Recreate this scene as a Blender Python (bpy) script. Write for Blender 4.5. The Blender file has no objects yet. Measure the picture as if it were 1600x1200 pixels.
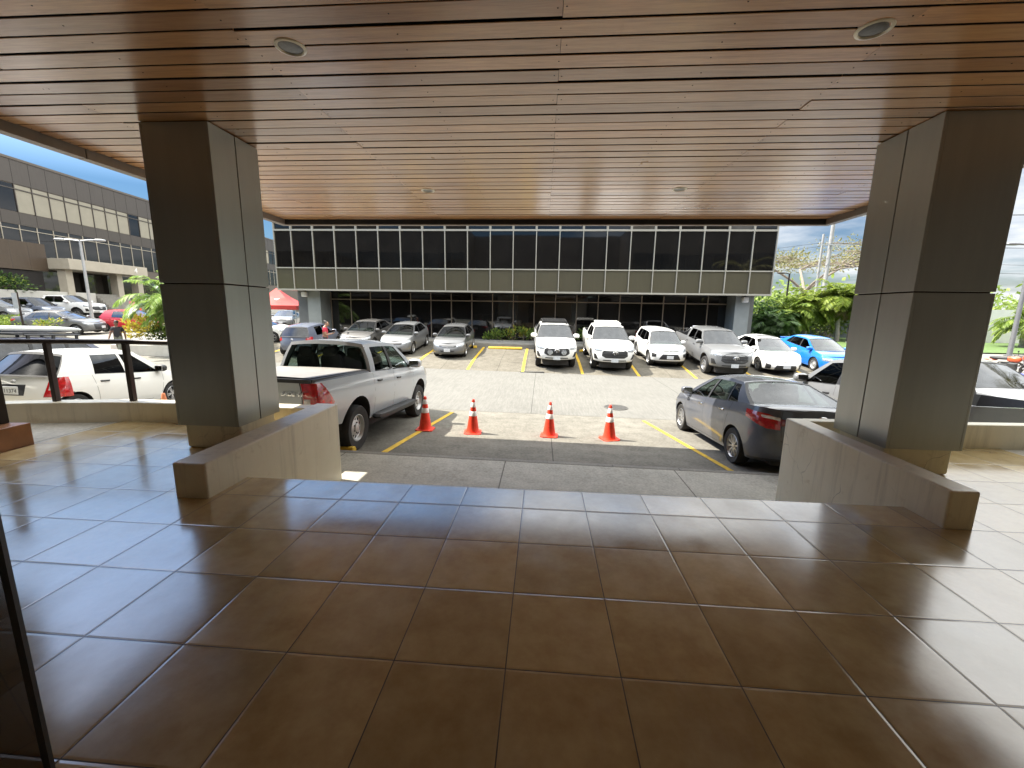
import bpy, bmesh, math, random
from mathutils import Vector, Matrix, noise
from math import sin, cos, pi, radians, sqrt, atan2, hypot
R_ = random.Random(7)
SC = bpy.context.scene
COL = SC.collection

# ---------------------------------------------------------------- object helpers
def tag(o, label=None, cat=None, group=None, kind=None):
    if label: o['label'] = label
    if cat: o['category'] = cat
    if group: o['group'] = group
    if kind: o['kind'] = kind
    return o
def empty(name, loc=(0, 0, 0), rot=(0, 0, 0), label=None, cat=None, group=None):
    o = bpy.data.objects.new(name, None); COL.objects.link(o)
    o.location = loc; o.rotation_euler = rot; o.empty_display_size = .3
    return tag(o, label, cat, group)
def copy_tree(o, parent=None):
    c = o.copy(); COL.objects.link(c); c.parent = parent
    for ch in list(o.children): copy_tree(ch, c)
    return c

class MB:
    """collects shapes into one mesh"""
    def __init__(s): s.v = []; s.f = []; s.m = []
    def add(s, vs, fs, m=0):
        b = len(s.v); s.v += [tuple(p) for p in vs]
        for f in fs: s.f.append(tuple(b + i for i in f)); s.m.append(m)
    def box(s, x0, x1, y0, y1, z0, z1, m=0):
        s.add([(x0,y0,z0),(x1,y0,z0),(x1,y1,z0),(x0,y1,z0),(x0,y0,z1),(x1,y0,z1),(x1,y1,z1),(x0,y1,z1)],
              [(0,3,2,1),(4,5,6,7),(0,1,5,4),(1,2,6,5),(2,3,7,6),(3,0,4,7)], m)
    def obox(s, M, sx, sy, sz, m=0):
        c = [(-1,-1,-1),(1,-1,-1),(1,1,-1),(-1,1,-1),(-1,-1,1),(1,-1,1),(1,1,1),(-1,1,1)]
        s.add([M @ Vector((a*sx/2, b*sy/2, d*sz/2)) for a, b, d in c],
              [(0,3,2,1),(4,5,6,7),(0,1,5,4),(1,2,6,5),(2,3,7,6),(3,0,4,7)], m)
    def prism(s, poly, z0, z1, m=0):
        n = len(poly)
        s.add([(x, y, z0) for x, y in poly] + [(x, y, z1) for x, y in poly],
              [tuple(range(n))[::-1], tuple(range(n, 2*n))] + [(i, (i+1) % n, n+(i+1) % n, n+i) for i in range(n)], m)
    def grid(s, P, m=0, mf=None):
        b = len(s.v); nr = len(P); nc = len(P[0])
        for r in P: s.v += [tuple(p) for p in r]
        for i in range(nr-1):
            for j in range(nc-1):
                k = m if mf is None else mf(i, j)
                if k is None: continue
                s.f.append((b+i*nc+j, b+i*nc+j+1, b+(i+1)*nc+j+1, b+(i+1)*nc+j)); s.m.append(k)
    def tube(s, pts, r, n=8, m=0, cap=True):
        pts = [Vector(p) for p in pts]; b = len(s.v); N = len(pts)
        rs = r if isinstance(r, (list, tuple)) else [r]*N
        ref = None
        for i, p in enumerate(pts):
            d = (pts[min(i+1, N-1)] - pts[max(i-1, 0)]).normalized()
            if ref is None: ref = Vector((0,0,1)) if abs(d.z) < .9 else Vector((1,0,0))
            a = d.cross(ref).normalized(); c = a.cross(d).normalized(); ref = c
            for k in range(n):
                t = 2*pi*k/n; s.v.append(tuple(p + a*(rs[i]*cos(t)) + c*(rs[i]*sin(t))))
        for i in range(N-1):
            for k in range(n):
                s.f.append((b+i*n+k, b+i*n+(k+1) % n, b+(i+1)*n+(k+1) % n, b+(i+1)*n+k)); s.m.append(m)
        if cap:
            s.f.append(tuple(b+k for k in range(n))[::-1]); s.m.append(m)
            s.f.append(tuple(b+(N-1)*n+k for k in range(n))); s.m.append(m)
    def lathe(s, prof, n=24, m=0, M=None, ms=None):
        """prof: (radius, height) about local z"""
        b = len(s.v)
        for r, h in prof:
            for k in range(n):
                p = Vector((r*cos(2*pi*k/n), r*sin(2*pi*k/n), h)); s.v.append(tuple(M @ p if M else p))
        for i in range(len(prof)-1):
            for k in range(n):
                s.f.append((b+i*n+k, b+i*n+(k+1) % n, b+(i+1)*n+(k+1) % n, b+(i+1)*n+k)); s.m.append(ms[i] if ms else m)
    def ell(s, c, r, n=12, k=8, m=0, M=None, e=1.0):
        P = []
        for i in range(k+1):
            a = -pi/2 + pi*i/k; row = []
            for j in range(n+1):
                t = 2*pi*j/n
                g = lambda q: math.copysign(abs(q)**e, q)
                p = Vector((r[0]*g(cos(a))*g(cos(t)), r[1]*g(cos(a))*g(sin(t)), r[2]*g(sin(a))))
                if M: p = M @ p
                row.append(Vector(c) + p)
            P.append(row)
        s.grid(P, m)
    def mesh(s, name, mats, smooth=None, weld=True, recalc=True):
        me = bpy.data.meshes.new(name); me.from_pydata(s.v, [], s.f)
        for mt in mats: me.materials.append(mt)
        me.polygons.foreach_set('material_index', s.m)
        if weld or recalc:
            bm = bmesh.new(); bm.from_mesh(me)
            if weld:
                bmesh.ops.remove_doubles(bm, verts=bm.verts, dist=.0004)
                bmesh.ops.dissolve_degenerate(bm, edges=bm.edges, dist=.0001)
            if recalc: bmesh.ops.recalc_face_normals(bm, faces=bm.faces)
            bm.to_mesh(me); bm.free()
        if smooth is not None:
            me.polygons.foreach_set('use_smooth', [True]*len(me.polygons))
            me.set_sharp_from_angle(angle=radians(smooth))
        me.update(); return me
    def build(s, name, mats, parent=None, smooth=None, weld=True, recalc=True, **kw):
        if not isinstance(mats, (list, tuple)): mats = [mats]
        o = bpy.data.objects.new(name, s.mesh(name, mats, smooth, weld, recalc)); COL.objects.link(o)
        if parent: o.parent = parent
        return tag(o, **kw)

def bevel(o, w=.01, seg=2):
    m = o.modifiers.new('bevel', 'BEVEL'); m.width = w; m.segments = seg; m.limit_method = 'ANGLE'; m.angle_limit = radians(40)
    return o
def text_obj(name, txt, size, mat, M, parent=None, depth=.006, align='CENTER', shear=0):
    c = bpy.data.curves.new(name, 'FONT'); c.body = txt; c.size = size; c.extrude = depth; c.align_x = align; c.align_y = 'CENTER'; c.shear = shear
    t = bpy.data.objects.new(name, c); COL.objects.link(t)
    dg = bpy.context.evaluated_depsgraph_get(); me = bpy.data.meshes.new_from_object(t.evaluated_get(dg))
    bpy.data.objects.remove(t); bpy.data.curves.remove(c)
    me.materials.clear(); me.materials.append(mat)
    o = bpy.data.objects.new(name, me); COL.objects.link(o); o.parent = parent; o.matrix_local = M
    return o
def interp(pts, x):
    if x <= pts[0][0]: return pts[0][1]
    for (a, p), (b, q) in zip(pts, pts[1:]):
        if x <= b: return p + (q-p)*(x-a)/(b-a) if b > a else q
    return pts[-1][1]
def sm(pts, x, d=.07): return (interp(pts, x-d) + 2*interp(pts, x) + interp(pts, x+d))/4
def lerp(a, b, t): return a + (b-a)*t

# ---------------------------------------------------------------- materials
def nmat(name):
    m = bpy.data.materials.new(name); m.use_nodes = True; nt = m.node_tree
    b = nt.nodes['Principled BSDF']; return m, nt, b
def N(nt, t, **kw):
    n = nt.nodes.new(t)
    for k, v in kw.items(): setattr(n, k, v)
    return n
def obj_coord(nt, scale=1.0):
    tc = N(nt, 'ShaderNodeTexCoord'); mp = N(nt, 'ShaderNodeMapping')
    mp.inputs['Scale'].default_value = scale if isinstance(scale, (tuple, list)) else (scale,)*3
    nt.links.new(tc.outputs['Object'], mp.inputs['Vector']); return mp.outputs[0]
def noise_n(nt, vec, scale, detail=4, rough=.55):
    n = N(nt, 'ShaderNodeTexNoise'); n.inputs['Scale'].default_value = scale; n.inputs['Detail'].default_value = detail
    n.inputs['Roughness'].default_value = rough; nt.links.new(vec, n.inputs['Vector']); return n.outputs['Fac']
def ramp(nt, fac, stops):
    r = N(nt, 'ShaderNodeValToRGB'); e = r.color_ramp.elements
    while len(e) < len(stops): e.new(.5)
    for i, (p, c) in enumerate(stops):
        e[i].position = p; e[i].color = (c[0], c[1], c[2], 1) if isinstance(c, (tuple, list)) else (c, c, c, 1)
    nt.links.new(fac, r.inputs[0]); return r.outputs[0]
def mixc(nt, fac, a, b, mode='MIX'):
    n = N(nt, 'ShaderNodeMix', data_type='RGBA', blend_type=mode)
    for sock, v in ((n.inputs[0], fac), (n.inputs[6], a), (n.inputs[7], b)):
        if hasattr(v, 'is_output'): nt.links.new(v, sock)
        elif isinstance(v, (tuple, list)): sock.default_value = (v[0], v[1], v[2], 1)
        else: sock.default_value = v
    return n.outputs[2]
def math_n(nt, op, a, b=None, c=None):
    n = N(nt, 'ShaderNodeMath', operation=op)
    for i, v in enumerate((a, b, c)):
        if v is None: continue
        if hasattr(v, 'is_output'): nt.links.new(v, n.inputs[i])
        else: n.inputs[i].default_value = v
    return n.outputs[0]
def bump(nt, b, h, strength=.3, dist=.01):
    n = N(nt, 'ShaderNodeBump'); n.inputs['Strength'].default_value = strength; n.inputs['Distance'].default_value = dist
    nt.links.new(h, n.inputs['Height']); nt.links.new(n.outputs[0], b.inputs['Normal'])
def simple(name, col, rough=.5, metal=0, var=.12, scale=6, bmp=0, spec=.5, coat=0, stretch=None):
    m, nt, b = nmat(name)
    v = obj_coord(nt, stretch or 1.0); f = noise_n(nt, v, scale, 5)
    lo = tuple(c*(1-var) for c in col); hi = tuple(min(1, c*(1+var)) for c in col)
    nt.links.new(ramp(nt, f, [(.3, lo), (.7, hi)]), b.inputs['Base Color'])
    b.inputs['Roughness'].default_value = rough; b.inputs['Metallic'].default_value = metal
    b.inputs['Specular IOR Level'].default_value = spec
    b.inputs['Coat Weight'].default_value = coat; b.inputs['Coat Roughness'].default_value = .04
    if bmp: bump(nt, b, noise_n(nt, v, scale*6, 4), bmp, .01)
    return m
def paint(name, col, metal=.0, rough=.35, dust=.12):
    m, nt, b = nmat(name)
    v = obj_coord(nt); f = noise_n(nt, v, 2.2, 6, .65)
    d = ramp(nt, f, [(.42, 0), (.72, dust)])
    nt.links.new(mixc(nt, d, col, (.42, .38, .32)), b.inputs['Base Color'])
    b.inputs['Metallic'].default_value = metal; b.inputs['Roughness'].default_value = rough
    nt.links.new(ramp(nt, f, [(.35, .04), (.75, .04+dust*1.2)]), b.inputs['Coat Roughness'])
    b.inputs['Coat Weight'].default_value = .9
    return m
def glass(name, tint, refl=.04, rough=.02):
    m = bpy.data.materials.new(name); m.use_nodes = True; nt = m.node_tree; nt.nodes.clear()
    out = N(nt, 'ShaderNodeOutputMaterial'); mx = N(nt, 'ShaderNodeMixShader')
    tr = N(nt, 'ShaderNodeBsdfTransparent'); tr.inputs[0].default_value = (*tint, 1)
    gl = N(nt, 'ShaderNodeBsdfGlossy'); gl.inputs['Roughness'].default_value = rough; gl.inputs[0].default_value = (.95, .97, 1, 1)
    g = N(nt, 'ShaderNodeNewGeometry'); dt = N(nt, 'ShaderNodeVectorMath', operation='DOT_PRODUCT')
    nt.links.new(g.outputs['Normal'], dt.inputs[0]); nt.links.new(g.outputs['Incoming'], dt.inputs[1])
    k = math_n(nt, 'POWER', math_n(nt, 'SUBTRACT', 1.0, math_n(nt, 'ABSOLUTE', dt.outputs['Value'])), 5.0)
    v = obj_coord(nt); dn = ramp(nt, noise_n(nt, v, 5, 4), [(.4, refl), (.75, refl+.02)])
    nt.links.new(math_n(nt, 'MINIMUM', math_n(nt, 'ADD', math_n(nt, 'MULTIPLY', k, .9), dn), 1.0), mx.inputs[0])
    nt.links.new(tr.outputs[0], mx.inputs[1]); nt.links.new(gl.outputs[0], mx.inputs[2]); nt.links.new(mx.outputs[0], out.inputs[0])
    return m
def plaster(name, c0, c1, rough=.42):
    m, nt, b = nmat(name); v = obj_coord(nt)
    f = noise_n(nt, v, 1.1, 6, .62); st = noise_n(nt, obj_coord(nt, (7, 7, .55)), 1.3, 5, .7); f3 = noise_n(nt, v, 4.2, 7, .75)
    col = ramp(nt, f, [(.32, c0), (.68, c1)])
    col = mixc(nt, ramp(nt, st, [(.52, 0), (.74, .5)]), col, tuple(x*.52 for x in c0))
    col = mixc(nt, ramp(nt, f3, [(.58, 0), (.70, .45)]), col, (c0[0]*.60, c0[1]*.52, c0[2]*.42))
    vo = N(nt, 'ShaderNodeTexVoronoi', feature='DISTANCE_TO_EDGE'); vo.inputs['Scale'].default_value = 1.3
    wv = N(nt, 'ShaderNodeVectorMath', operation='MULTIPLY_ADD'); nz = N(nt, 'ShaderNodeTexNoise'); nz.inputs['Scale'].default_value = 3; nt.links.new(v, nz.inputs['Vector'])
    nt.links.new(nz.outputs['Color'], wv.inputs[0]); wv.inputs[1].default_value = (.35,)*3; nt.links.new(v, wv.inputs[2]); nt.links.new(wv.outputs[0], vo.inputs['Vector'])
    ck = math_n(nt, 'MULTIPLY', math_n(nt, 'LESS_THAN', vo.outputs['Distance'], .0035), ramp(nt, f, [(.52, 0), (.6, .55)]))
    col = mixc(nt, ck, col, tuple(x*.3 for x in c0))
    nt.links.new(col, b.inputs['Base Color']); nt.links.new(ramp(nt, f3, [(.3, rough*.8), (.7, rough*1.3)]), b.inputs['Roughness'])
    bump(nt, b, noise_n(nt, v, 18, 5, .6), .06, .008); return m
def concrete(name, c0, c1, rough=.85, fine=30, joint=None, stains=.35, spec=.3, dirs=None, fk=.35):
    """mottled concrete: large blotches, fine speckle, optional slab joints (sx, sy)"""
    m, nt, b = nmat(name); v = obj_coord(nt)
    f1 = noise_n(nt, v, .55, 6, .62); f2 = noise_n(nt, v, fine, 3, .6); f3 = noise_n(nt, v, 2.7, 5, .7)
    col = ramp(nt, f1, [(.32, c0), (.68, c1)])
    col = mixc(nt, stains, col, ramp(nt, f3, [(.35, tuple(x*.45 for x in c0)), (.62, c1)]))
    col = mixc(nt, fk, col, ramp(nt, f2, [(.3, tuple(x*.55 for x in c0)), (.7, tuple(min(1, x*1.25) for x in c1))]))
    if dirs:
        vs = obj_coord(nt, dirs); col = mixc(nt, .22, col, ramp(nt, noise_n(nt, vs, 3, 4, .6), [(.35, tuple(x*.6 for x in c0)), (.65, tuple(min(1, x*1.2) for x in c1))]))
    h = f2
    if joint:
        sx, sy, ox, oy = joint
        tc = N(nt, 'ShaderNodeTexCoord'); sp = N(nt, 'ShaderNodeSeparateXYZ'); nt.links.new(tc.outputs['Object'], sp.inputs[0])
        masks = []
        for o_, s_, of in ((0, sx, ox), (1, sy, oy)):
            if not s_: continue
            w = math_n(nt, 'MULTIPLY_ADD', f3, .012, of)
            k = math_n(nt, 'FRACT', math_n(nt, 'DIVIDE', math_n(nt, 'ADD', sp.outputs[o_], w), s_))
            d = math_n(nt, 'MULTIPLY', math_n(nt, 'MINIMUM', k, math_n(nt, 'SUBTRACT', 1.0, k)), s_)
            masks.append(math_n(nt, 'LESS_THAN', d, .009))
        mk = masks[0] if len(masks) == 1 else math_n(nt, 'MAXIMUM', masks[0], masks[1])
        col = mixc(nt, math_n(nt, 'MULTIPLY', mk, .8), col, tuple(x*.25 for x in c0))
    nt.links.new(col, b.inputs['Base Color']); b.inputs['Roughness'].default_value = rough; b.inputs['Specular IOR Level'].default_value = spec
    bump(nt, b, h, fk, .006)
    return m

def tile_mat():
    m, nt, b = nmat('glazed_floor_tile'); T = .5
    tc = N(nt, 'ShaderNodeTexCoord'); sp = N(nt, 'ShaderNodeSeparateXYZ'); nt.links.new(tc.outputs['Object'], sp.inputs[0])
    ds = []; ids = []
    for i in (0, 1):
        q = math_n(nt, 'DIVIDE', sp.outputs[i], T); k = math_n(nt, 'FRACT', q); ids.append(math_n(nt, 'FLOOR', q))
        ds.append(math_n(nt, 'MULTIPLY', math_n(nt, 'MINIMUM', k, math_n(nt, 'SUBTRACT', 1.0, k)), T))
    d = math_n(nt, 'MINIMUM', ds[0], ds[1])
    cmb = N(nt, 'ShaderNodeCombineXYZ'); nt.links.new(ids[0], cmb.inputs[0]); nt.links.new(ids[1], cmb.inputs[1])
    wn = N(nt, 'ShaderNodeTexWhiteNoise', noise_dimensions='3D'); nt.links.new(cmb.outputs[0], wn.inputs['Vector'])
    va = N(nt, 'ShaderNodeVectorMath', operation='MULTIPLY_ADD'); nt.links.new(wn.outputs['Color'], va.inputs[0]); va.inputs[1].default_value = (9, 9, 9)
    nt.links.new(tc.outputs['Object'], va.inputs[2])
    f = noise_n(nt, va.outputs[0], 2.6, 6, .6); f2 = noise_n(nt, va.outputs[0], 7, 5, .65); f3 = noise_n(nt, tc.outputs['Object'], 170, 2, .5)
    col = ramp(nt, f, [(.3, (.42, .29, .13)), (.5, (.58, .45, .215)), (.72, (.68, .55, .29))])
    col = mixc(nt, .4, col, ramp(nt, f2, [(.35, (.40, .265, .115)), (.65, (.66, .54, .29))]))
    tv = ramp(nt, wn.outputs['Value'], [(0, .74), (1, 1.14)])
    col = mixc(nt, 1.0, col, tv, 'MULTIPLY')
    gm = math_n(nt, 'LESS_THAN', d, .0026)
    sc_ = noise_n(nt, obj_coord(nt, (1, .35, 1)), 1.9, 6, .72); fd = ramp(nt, sc_, [(.56, 0), (.72, .22)])
    col = mixc(nt, fd, col, (.52, .46, .36))
    r = ramp(nt, math_n(nt, 'ADD', math_n(nt, 'MULTIPLY', f, .5), math_n(nt, 'MULTIPLY', sc_, .5)), [(.38, .10), (.62, .26)])
    gc = ramp(nt, noise_n(nt, tc.outputs['Object'], 3.5, 4), [(.35, (.03, .024, .02)), (.7, (.12, .10, .08))])
    col = mixc(nt, gm, col, gc); nt.links.new(col, b.inputs['Base Color'])
    r = mixc(nt, gm, r, (.75, .75, .75)); nt.links.new(r, b.inputs['Roughness'])
    b.inputs['Specular IOR Level'].default_value = .8; b.inputs['Coat Weight'].default_value = .5; b.inputs['Coat Roughness'].default_value = .14
    h = ramp(nt, d, [(0, 0), (.012, 1)])
    h2 = math_n(nt, 'ADD', h, math_n(nt, 'MULTIPLY', f3, .012))
    h3 = math_n(nt, 'ADD', h2, math_n(nt, 'MULTIPLY', f2, .09))
    bump(nt, b, h3, .5, .003)
    return m

def wood_mat():
    m, nt, b = nmat('varnished_plank'); v = obj_coord(nt, (1.0, 14, 14))
    g = N(nt, 'ShaderNodeNewGeometry'); rnd = g.outputs['Random Per Island']
    va = N(nt, 'ShaderNodeVectorMath', operation='ADD'); nt.links.new(v, va.inputs[0])
    cb = N(nt, 'ShaderNodeCombineXYZ'); nt.links.new(math_n(nt, 'MULTIPLY', rnd, 77), cb.inputs[0]); nt.links.new(cb.outputs[0], va.inputs[1])
    f = noise_n(nt, va.outputs[0], 1.6, 6, .65); f2 = noise_n(nt, va.outputs[0], 6, 4, .6)
    f0 = noise_n(nt, obj_coord(nt), .9, 4, .6)
    col = ramp(nt, f, [(.28, (.35, .175, .064)), (.5, (.54, .305, .125)), (.75, (.68, .43, .195))])
    col = mixc(nt, .3, col, ramp(nt, f2, [(.3, (.29, .14, .058)), (.7, (.62, .375, .19))]))
    col = mixc(nt, 1.0, col, ramp(nt, rnd, [(0, (.62, .56, .54)), (.3, (.92, .88, .86)), (.7, (1, 1, 1)), (1, (1.18, 1.10, 1.02))]), 'MULTIPLY')
    nt.links.new(col, b.inputs['Base Color'])
    nt.links.new(ramp(nt, f0, [(.3, .26), (.7, .42)]), b.inputs['Roughness'])
    b.inputs['Coat Weight'].default_value = .8; b.inputs['Coat Roughness'].default_value = .2; b.inputs['Coat Tint'].default_value = (1, .93, .86, 1)
    bump(nt, b, f2, .12, .004)
    return m

def leaf_mat(name, c0, c1, trans=.35, rough=.5):
    m, nt, b = nmat(name)
    g = N(nt, 'ShaderNodeNewGeometry')
    f = noise_n(nt, obj_coord(nt), 1.1, 3)
    k = math_n(nt, 'ADD', math_n(nt, 'MULTIPLY', g.outputs['Random Per Island'], .6), math_n(nt, 'MULTIPLY', f, .5))
    col = ramp(nt, k, [(.15, c0), (.85, c1)])
    nt.links.new(col, b.inputs['Base Color']); b.inputs['Roughness'].default_value = rough; b.inputs['Specular IOR Level'].default_value = .35
    t = N(nt, 'ShaderNodeBsdfTranslucent'); nt.links.new(col, t.inputs[0])
    mx = N(nt, 'ShaderNodeMixShader'); mx.inputs[0].default_value = trans
    out = nt.nodes['Material Output']
    nt.links.new(b.outputs[0], mx.inputs[1]); nt.links.new(t.outputs[0], mx.inputs[2]); nt.links.new(mx.outputs[0], out.inputs[0])
    return m
def panel_mat(name, col, rough=.4, metal=.3, var=.1, grime=True):
    """painted metal cladding with faint vertical dirt runs"""
    m, nt, b = nmat(name)
    f = noise_n(nt, obj_coord(nt, (5, 5, .5)), 1.5, 5, .65); f2 = noise_n(nt, obj_coord(nt), 1.2, 5, .6)
    g = N(nt, 'ShaderNodeNewGeometry')
    c = ramp(nt, f, [(.3, tuple(x*(1-var) for x in col)), (.7, tuple(x*(1+var) for x in col))])
    if grime: c = mixc(nt, .12, c, ramp(nt, f2, [(.2, tuple(x*.75 for x in col)), (.8, tuple(x*1.2 for x in col))]))
    c = mixc(nt, 1.0, c, ramp(nt, g.outputs['Random Per Island'], [(0, .93), (1, 1.05)]), 'MULTIPLY')
    nt.links.new(c, b.inputs['Base Color']); b.inputs['Metallic'].default_value = metal
    b.inputs['Roughness'].default_value = rough
    return m
def pane_mat(name, col=(.010, .011, .012), rough=.035):
    m, nt, b = nmat(name)
    f = noise_n(nt, obj_coord(nt), .9, 4); g = N(nt, 'ShaderNodeNewGeometry')
    c = ramp(nt, f, [(.3, tuple(x*.7 for x in col)), (.7, tuple(x*1.5 for x in col))])
    nt.links.new(c, b.inputs['Base Color']); b.inputs['Roughness'].default_value = rough; b.inputs['IOR'].default_value = 1.75
    nb = noise_n(nt, obj_coord(nt), .8, 2); bump(nt, b, nb, .06, .02)
    return m

MT = {}
def M_(k): return MT[k]
MT['tile'] = tile_mat(); MT['wood'] = wood_mat()
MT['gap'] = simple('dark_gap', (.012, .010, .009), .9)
MT['fascia'] = panel_mat('taupe_fascia', (.20, .165, .135), .45, .2)
MT['clad'] = panel_mat('grey_metal_cladding', (.375, .385, .36), .33, .6, .05, False)
MT['plaster'] = plaster('polished_plaster', (.66, .605, .45), (.76, .71, .555), .4)
MT['plaster_cap'] = concrete('worn_plaster_cap', (.42, .39, .33), (.55, .52, .45), .3, 60, stains=.3, spec=.5)
MT['kerb'] = concrete('kerb_concrete', (.20, .19, .165), (.28, .268, .24), .85, 40)
MT['road'] = concrete('road_concrete', (.126, .123, .111), (.166, .162, .147), .9, 26, joint=(5.2, 0, .13, 0), stains=.2, dirs=(7, .5, 1))
MT['bay'] = concrete('worn_bay_paving', (.125, .117, .097), (.205, .194, .165), .9, 22, joint=(5.24, 0, -.37, 0), stains=.5)
MT['bay_far'] = concrete('far_bay_paving', (.105, .094, .073), (.172, .158, .129), .9, 16, joint=(1.31, 1.9, .6, .3), stains=.55)
MT['walk'] = concrete('sidewalk_concrete', (.37, .355, .305), (.52, .50, .44), .88, 30, joint=(2.6, 0, .4, 0), stains=.45)
MT['lot'] = concrete('lot_concrete', (.17, .162, .142), (.23, .22, .192), .9, 12, joint=(5, 5, 0, 0), stains=.25)
MT['yellow'] = simple('yellow_paint', (.62, .40, .035), .75, 0, .25, 9, .3)
MT['dark_metal'] = simple('dark_brown_metal', (.035, .026, .022), .42, .4, .2, 8)
MT['brick_tile'] = simple('terracotta_tile', (.33, .15, .07), .35, 0, .2, 4)
MT['tyre'] = simple('tyre_rubber', (.022, .021, .020), .85, 0, .3, 10)
MT['alloy'] = simple('alloy_wheel', (.50, .50, .50), .35, .8, .1, 6)
MT['steel'] = simple('steel_wheel', (.52, .52, .51), .45, .6, .12, 6)
MT['dark_alloy'] = simple('dark_alloy', (.09, .09, .09), .35, .7, .1, 6)
MT['trim'] = simple('black_plastic_trim', (.018, .018, .019), .55, 0, .2, 10)
MT['interior'] = simple('car_interior', (.035, .033, .032), .8, 0, .25, 8)
MT['seat'] = simple('seat_fabric', (.075, .072, .07), .85, 0, .2, 14)
MT['chrome'] = simple('chrome', (.72, .72, .72), .12, 1, .05, 6)
MT['lamp'] = simple('headlight_lens', (.36, .38, .40), .08, .35, .6, 24, coat=1)
MT['lamp_dark'] = simple('smoked_headlight_lens', (.16, .17, .18), .08, .4, .5, 22, coat=1)
MT['tail'] = simple('red_tail_lens', (.42, .012, .015), .12, 0, .35, 20, coat=1)
MT['tail_clear'] = simple('clear_tail_lens', (.60, .55, .52), .1, .2, .3, 24, coat=1)
MT['plate'] = simple('number_plate', (.62, .64, .66), .4, 0, .12, 20)
MT['ink'] = simple('plate_ink', (.03, .035, .05), .6)
MT['white_p'] = simple('white_plastic', (.75, .75, .73), .5, 0, .08, 8)
MT['glass_dark'] = glass('tinted_car_glass', (.045, .05, .055), .05)
MT['glass_mid'] = glass('green_car_glass', (.42, .50, .47), .11)
MT['glass_sky'] = glass('pale_reflecting_glass', (.42, .50, .47), .035)
MT['glass_grey'] = glass('grey_car_glass', (.16, .17, .18), .09)
# ---------------------------------------------------------------- ground height
PROF = [(-60, -.8), (4.65, -.93), (9.7, -1.27), (17, -1.25), (19, -.95), (22.5, -.67), (24, -.6), (60, -.4), (200, .5), (2000, .5)]
def gz(X, Y):
    d = .35
    p = (interp(PROF, Y-d) + 2*interp(PROF, Y) + interp(PROF, Y+d))/4 if Y > 6 else interp(PROF, Y)
    z = p - .014*max(-22, min(14, X))
    if X < -33: z += .62*min(1, (-33-X)/3)
    return z

# ---------------------------------------------------------------- vehicles
WHEELS = {}
def wheel_mesh(r, w, style, rr):
    k = (r, w, style, rr)
    if k in WHEELS: return WHEELS[k]
    t = MB(); Mx = Matrix.Rotation(-pi/2, 4, 'X')      # lathe axis z -> +y (outboard)
    h = w/2
    t.lathe([(rr*.96, -h*.7), (rr+.012, -h*.86), (r*.93, -h), (r*.985, -h*.78), (r, -h*.45), (r, h*.45), (r*.985, h*.78), (r*.93, h), (rr+.03, h*.95), (rr+.004, h*.86), (rr*.96, h*.6)], 32, 0, Mx)
    tm = t.mesh('tyre', [MT['tyre']], 40)
    q = MB()
    if style == 'steel':
        q.lathe([(rr, h*.86), (rr*.95, h*.88), (rr*.9, h*.62), (rr*.86, h*.45), (rr*.80, h*.40)], 32, 0, Mx)
        q.lathe([(rr*.58, h*.50), (rr*.42, h*.62), (rr*.34, h*.60), (rr*.30, h*.78), (rr*.2, h*.84), (0, h*.84)], 32, 0, Mx)
        for i in range(10):
            a0 = 2*pi*(i-.28)/10; a1 = 2*pi*(i+.28)/10
            P = []
            for a in (a0, a1): P.append([Mx @ Vector((rad*cos(a), rad*sin(a), z)) for rad, z in ((rr*.57, h*.5), (rr*.7, h*.46), (rr*.82, h*.40))])
            q.grid(P, 0)
        for i in range(6):
            a = 2*pi*i/6; q.lathe([(.011, h*.60), (.011, h*.72), (0, h*.73)], 6, 1, Mx @ Matrix.Translation((rr*.38*cos(a), rr*.38*sin(a), 0)))
        q.lathe([(rr*.95, -h*.2), (0, -h*.2)], 24, 1, Mx)
        rm = q.mesh('rim', [MT['steel'], MT['trim']], 40)
    else:
        n = {'alloy': 5, 'alloy10': 10, 'dark': 6}[style]
        q.lathe([(rr, h*.86), (rr*.96, h*.90), (rr*.91, h*.74), (rr*.88, h*.2), (rr*.85, -h*.2)], 32, 0, Mx)
        q.lathe([(rr*.88, -h*.15), (0, -h*.15)], 24, 1, Mx)
        q.lathe([(rr*.22, h*.40), (rr*.22, h*.66), (rr*.12, h*.72), (0, h*.72)], 16, 0, Mx)
        for i in range(n):
            a = 2*pi*(i+.25)/n; wd = .42/n*rr*2.1
            for s in ((-.16, .16) if style == 'alloy' else ((-.08, .08) if n == 10 else (0,))):
                aa = a + s; c, d = Vector((cos(aa), sin(aa), 0)), Vector((-sin(aa), cos(aa), 0))
                ww = wd*(.5 if style == 'alloy' else .42 if n == 10 else .9)
                P = [[Mx @ (c*rad + d*(ww*k*wt) + Vector((0, 0, z+zo))) for k, zo in ((-1, -.03), (-.7, 0), (.7, 0), (1, -.03))]
                     for rad, z, wt in ((rr*.16, h*.62, 1.1), (rr*.45, h*.70, .9), (rr*.75, h*.74, .85), (rr*.93, h*.72, 1.05))]
                q.grid(P, 0)
        for i in range(5):
            a = 2*pi*i/5; q.lathe([(.009, h*.64), (.009, h*.7), (0, h*.7)], 6, 1, Mx @ Matrix.Translation((rr*.15*cos(a), rr*.15*sin(a), 0)))
        rm = q.mesh('rim', [MT['dark_alloy' if style == 'dark' else 'alloy'], MT['trim']], 40)
    WHEELS[k] = (tm, rm); return tm, rm

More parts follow.
